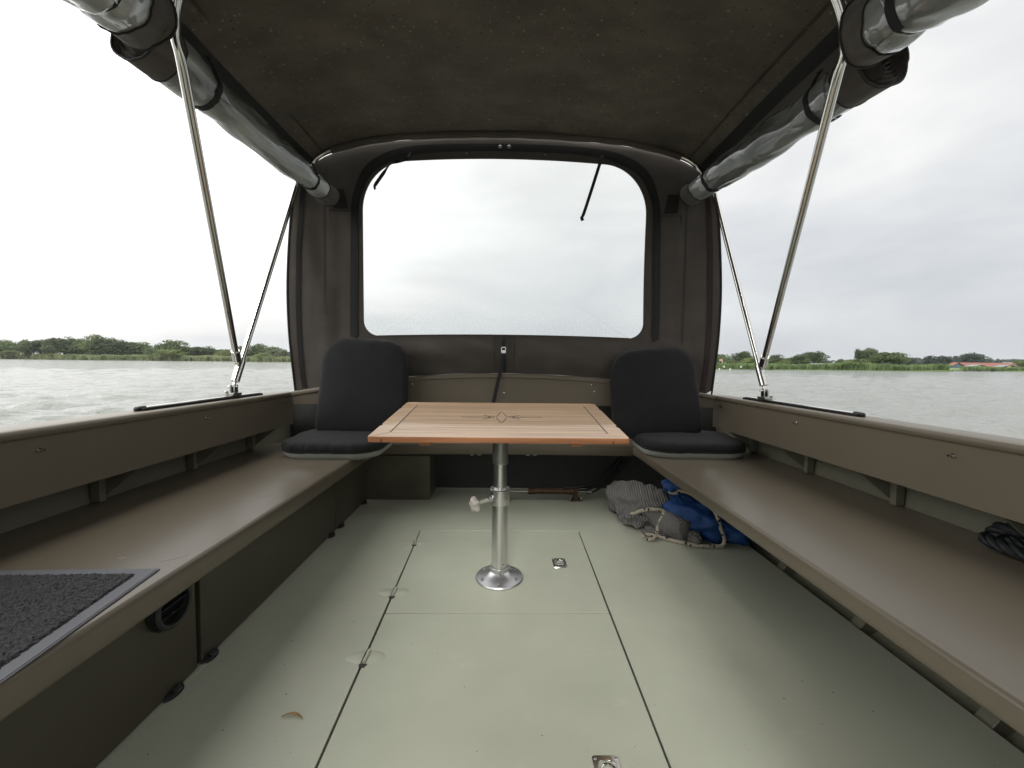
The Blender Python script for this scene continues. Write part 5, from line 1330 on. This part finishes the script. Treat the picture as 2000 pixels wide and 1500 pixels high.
m_.tube(spline([(1.01, 2.22, 0.150), (0.965, 2.215, 0.205), (0.945, 2.205, 0.232), (0.925, 2.20, 0.262), (0.91, 2.19, 0.285)], 20), [0.075, 0.066, 0.058, 0.051, 0.046, 0.042, 0.039, 0.037, 0.036, 0.036, 0.037, 0.039, 0.042, 0.045, 0.048, 0.050, 0.052, 0.052, 0.050, 0.046], 40,
       shape=lambda t, a: 1+0.13*math.sin(7*a+t*3)+0.07*math.sin(11*a-t*4))
build(m_, 'sack_neck', BLUE, sack_t, angle=80)

line_t = thing('flecked_rope', 'cream line with black flecks tied round the blue sack and curling on the floor', 'rope', (0.95, 2.1, 0))
m_ = MB()
pth = [(0.940, 2.155, 0.236), (0.905, 2.17, 0.232), (0.900, 2.20, 0.238), (0.93, 2.165, 0.246), (0.965, 2.145, 0.246), (1.00, 2.13, 0.236), (1.045, 2.10, 0.215), (1.075, 2.06, 0.185), (1.090, 2.035, 0.150), (1.100, 2.020, 0.100), (1.115, 2.010, 0.050), (1.105, 2.005, 0.016), (1.065, 2.008, 0.010), (1.02, 2.008, 0.010), (0.978, 2.012, 0.010), (0.935, 2.040, 0.010), (0.870, 2.080, 0.010), (0.815, 2.120, 0.012), (0.775, 2.145, 0.010), (0.748, 2.135, 0.010), (0.740, 2.105, 0.010), (0.758, 2.082, 0.010), (0.790, 2.090, 0.014), (0.815, 2.125, 0.022), (0.828, 2.145, 0.050), (0.842, 2.150, 0.085), (0.862, 2.165, 0.112), (0.872, 2.185, 0.124), (0.855, 2.19, 0.128), (0.815, 2.195, 0.130), (0.770, 2.205, 0.122), (0.735, 2.225, 0.100), (0.715, 2.25, 0.082)]
NP_ = 620; P = spline(pth, NP_); n8 = 8
m_.tube(P, 0.0093, n8)
m_.mi = []
for i in range(NP_-1):
    for k in range(n8): m_.mi.append(1 if ((i//4) % 4 == 0 and (k+(i//16)*3) % 8 in (0, 1)) or ((i//4) % 4 == 2 and (k+(i//16)*3) % 8 in (4, 5)) else 0)
m_.mi += [0, 0]
build(m_, 'rope_line', [ROPEW, ROPEK], line_t, fixn=False)

# ---------------------------------------------------------------- hydraulic steering ram and its hoses
ram = thing('steering_cylinder', 'brown brass hydraulic steering cylinder with hoses on the floor at the stern', 'steering cylinder', (0.32, 2.72, 0))
m_ = MB(); m_.lathe([(0.017, 0.16), (0.022, 0.163), (0.022, 0.205), (0.0185, 0.21), (0.0185, 0.42), (0.022, 0.423), (0.022, 0.455), (0.017, 0.458)], (0, 2.715, 0.062), 24, axis=(1, 0, 0)); build(m_, 'barrel', BRASS, ram)
m_ = MB(); m_.tube([(0.04, 2.715, 0.062), (0.165, 2.715, 0.062)], 0.006, 10); m_.tube([(0.45, 2.715, 0.062), (0.59, 2.715, 0.058)], 0.006, 10); build(m_, 'piston_rod', STEEL, ram)
m_ = MB(); m_.box(0.466, 0.496, 2.697, 2.733, 0.010, 0.083); m_.box(0.440, 0.524, 2.690, 2.742, 0.003, 0.012); m_.box(-0.01, 0.035, 2.70, 2.73, 0.0, 0.075)
build(m_, 'bracket', BRASS, ram, smooth=False, bevel=0.002)
m_ = MB()
for x in (0.446, 0.517): m_.lathe([(0.010, 0.012), (0.010, 0.022), (0.006, 0.022), (0.005, 0.03)], (x, 2.700, 0), 6)
build(m_, 'bolts', STEEL, ram, smooth=False)
for k, (dx, dz, r) in enumerate(((0, 0, 0.0085), (0.025, -0.02, 0.0085), (0.05, -0.038, 0.007))):
    m_ = MB(); m_.tube(spline([(0.40+dx*3, 2.72+0.01*k, 0.085+dz), (0.55+dx, 2.75, 0.085+dz), (0.66+dx, 2.80, 0.125+dz), (0.76+dx, 2.85, 0.20+dz), (0.86+dx, 2.90, 0.28+dz), (0.98+dx, 2.93, 0.36+dz)], 40), r, 10)
    build(m_, 'hose', BLACKP, ram)

# ---------------------------------------------------------------- leaf and crumbs on the floor
m_ = MB(); pts = spline([(-0.575, 1.027, 0.004), (-0.553, 1.033, 0.006), (-0.533, 1.030, 0.006), (-0.515, 1.020, 0.005)], 14)
vs = []
for i, p in enumerate(pts):
    w_ = 0.0034*math.sin(PI*min(1, (i+0.6)/13.6))**0.8+0.0004
    for s_, dz in ((-1, 0.003), (0, 0), (1, 0.0035)): vs.append((p.x+s_*w_*0.2, p.y+s_*w_, p.z+dz*w_/0.005-0.0015))
m_.add(vs, [(i*3+k, i*3+k+1, (i+1)*3+k+1, (i+1)*3+k) for i in range(13) for k in range(2)])
o = build(m_, 'dry_leaf', LEAFM, None); tag(o, 'curled brown willow leaf lying on the floor near the left bench', 'leaf')
md = o.modifiers.new('thickness', 'SOLIDIFY'); md.thickness = 0.0006
g = random.Random(5); m_ = MB()
spots = [(-0.60, 1.10), (-0.664, 1.21), (-0.50, 0.93), (-0.7, 1.32), (-0.20, 2.10), (-0.20, 1.93), (-0.66, 2.33), (-0.76, 2.42), (0.10, 0.97), (0.64, 1.28), (0.83, 1.0), (0.88, 1.14), (0.70, 1.03), (0.62, 1.5), (0.94, 1.1), (-0.53, 1.42), (-0.06, 0.93), (-0.7, 0.99), (0.9, 1.6), (-0.3, 1.3)]
spots += [(g.uniform(-0.85, 1.2), g.uniform(0.85, 2.5)) for _ in range(36)]
for i, (x, y) in enumerate(spots):
    s_ = g.uniform(0.0005, 0.0013) if i > 19 else g.uniform(0.0008, 0.0015); a = g.uniform(0, PI); l_ = g.uniform(1, 2.2); ca, sa = math.cos(a), math.sin(a)
    q = [(x+(px*ca*l_-py*sa)*s_, y+(px*sa*l_+py*ca)*s_) for px, py in ((-1, -.6), (.9, -.7), (1.1, .5), (-.2, .9))]
    m_.prism(q, 0.0012, 0.0012+s_*0.7)
o = build(m_, 'debris', DIRT, None, smooth=False, kind='stuff'); o['label'] = 'crumbs of dirt on the floor'

# ---------------------------------------------------------------- damp air over the lake
m_ = MB(); m_.box(-4200, 4200, -4200, 4200, -2.0, 40.0)
HAZE = bpy.data.materials.new('haze_air'); HAZE.use_nodes = True
t = HAZE.node_tree; t.nodes.clear(); o_ = t.nodes.new('ShaderNodeOutputMaterial'); pv = t.nodes.new('ShaderNodeVolumePrincipled')
pv.inputs['Color'].default_value = (0.93, 0.95, 1.0, 1); pv.inputs['Density'].default_value = 0.00013; pv.inputs['Anisotropy'].default_value = 0.2
t.links.new(pv.outputs[0], o_.inputs['Volume'])
o = build(m_, 'haze', HAZE, None, smooth=False, kind='stuff'); o['label'] = 'damp hazy air over the lake'
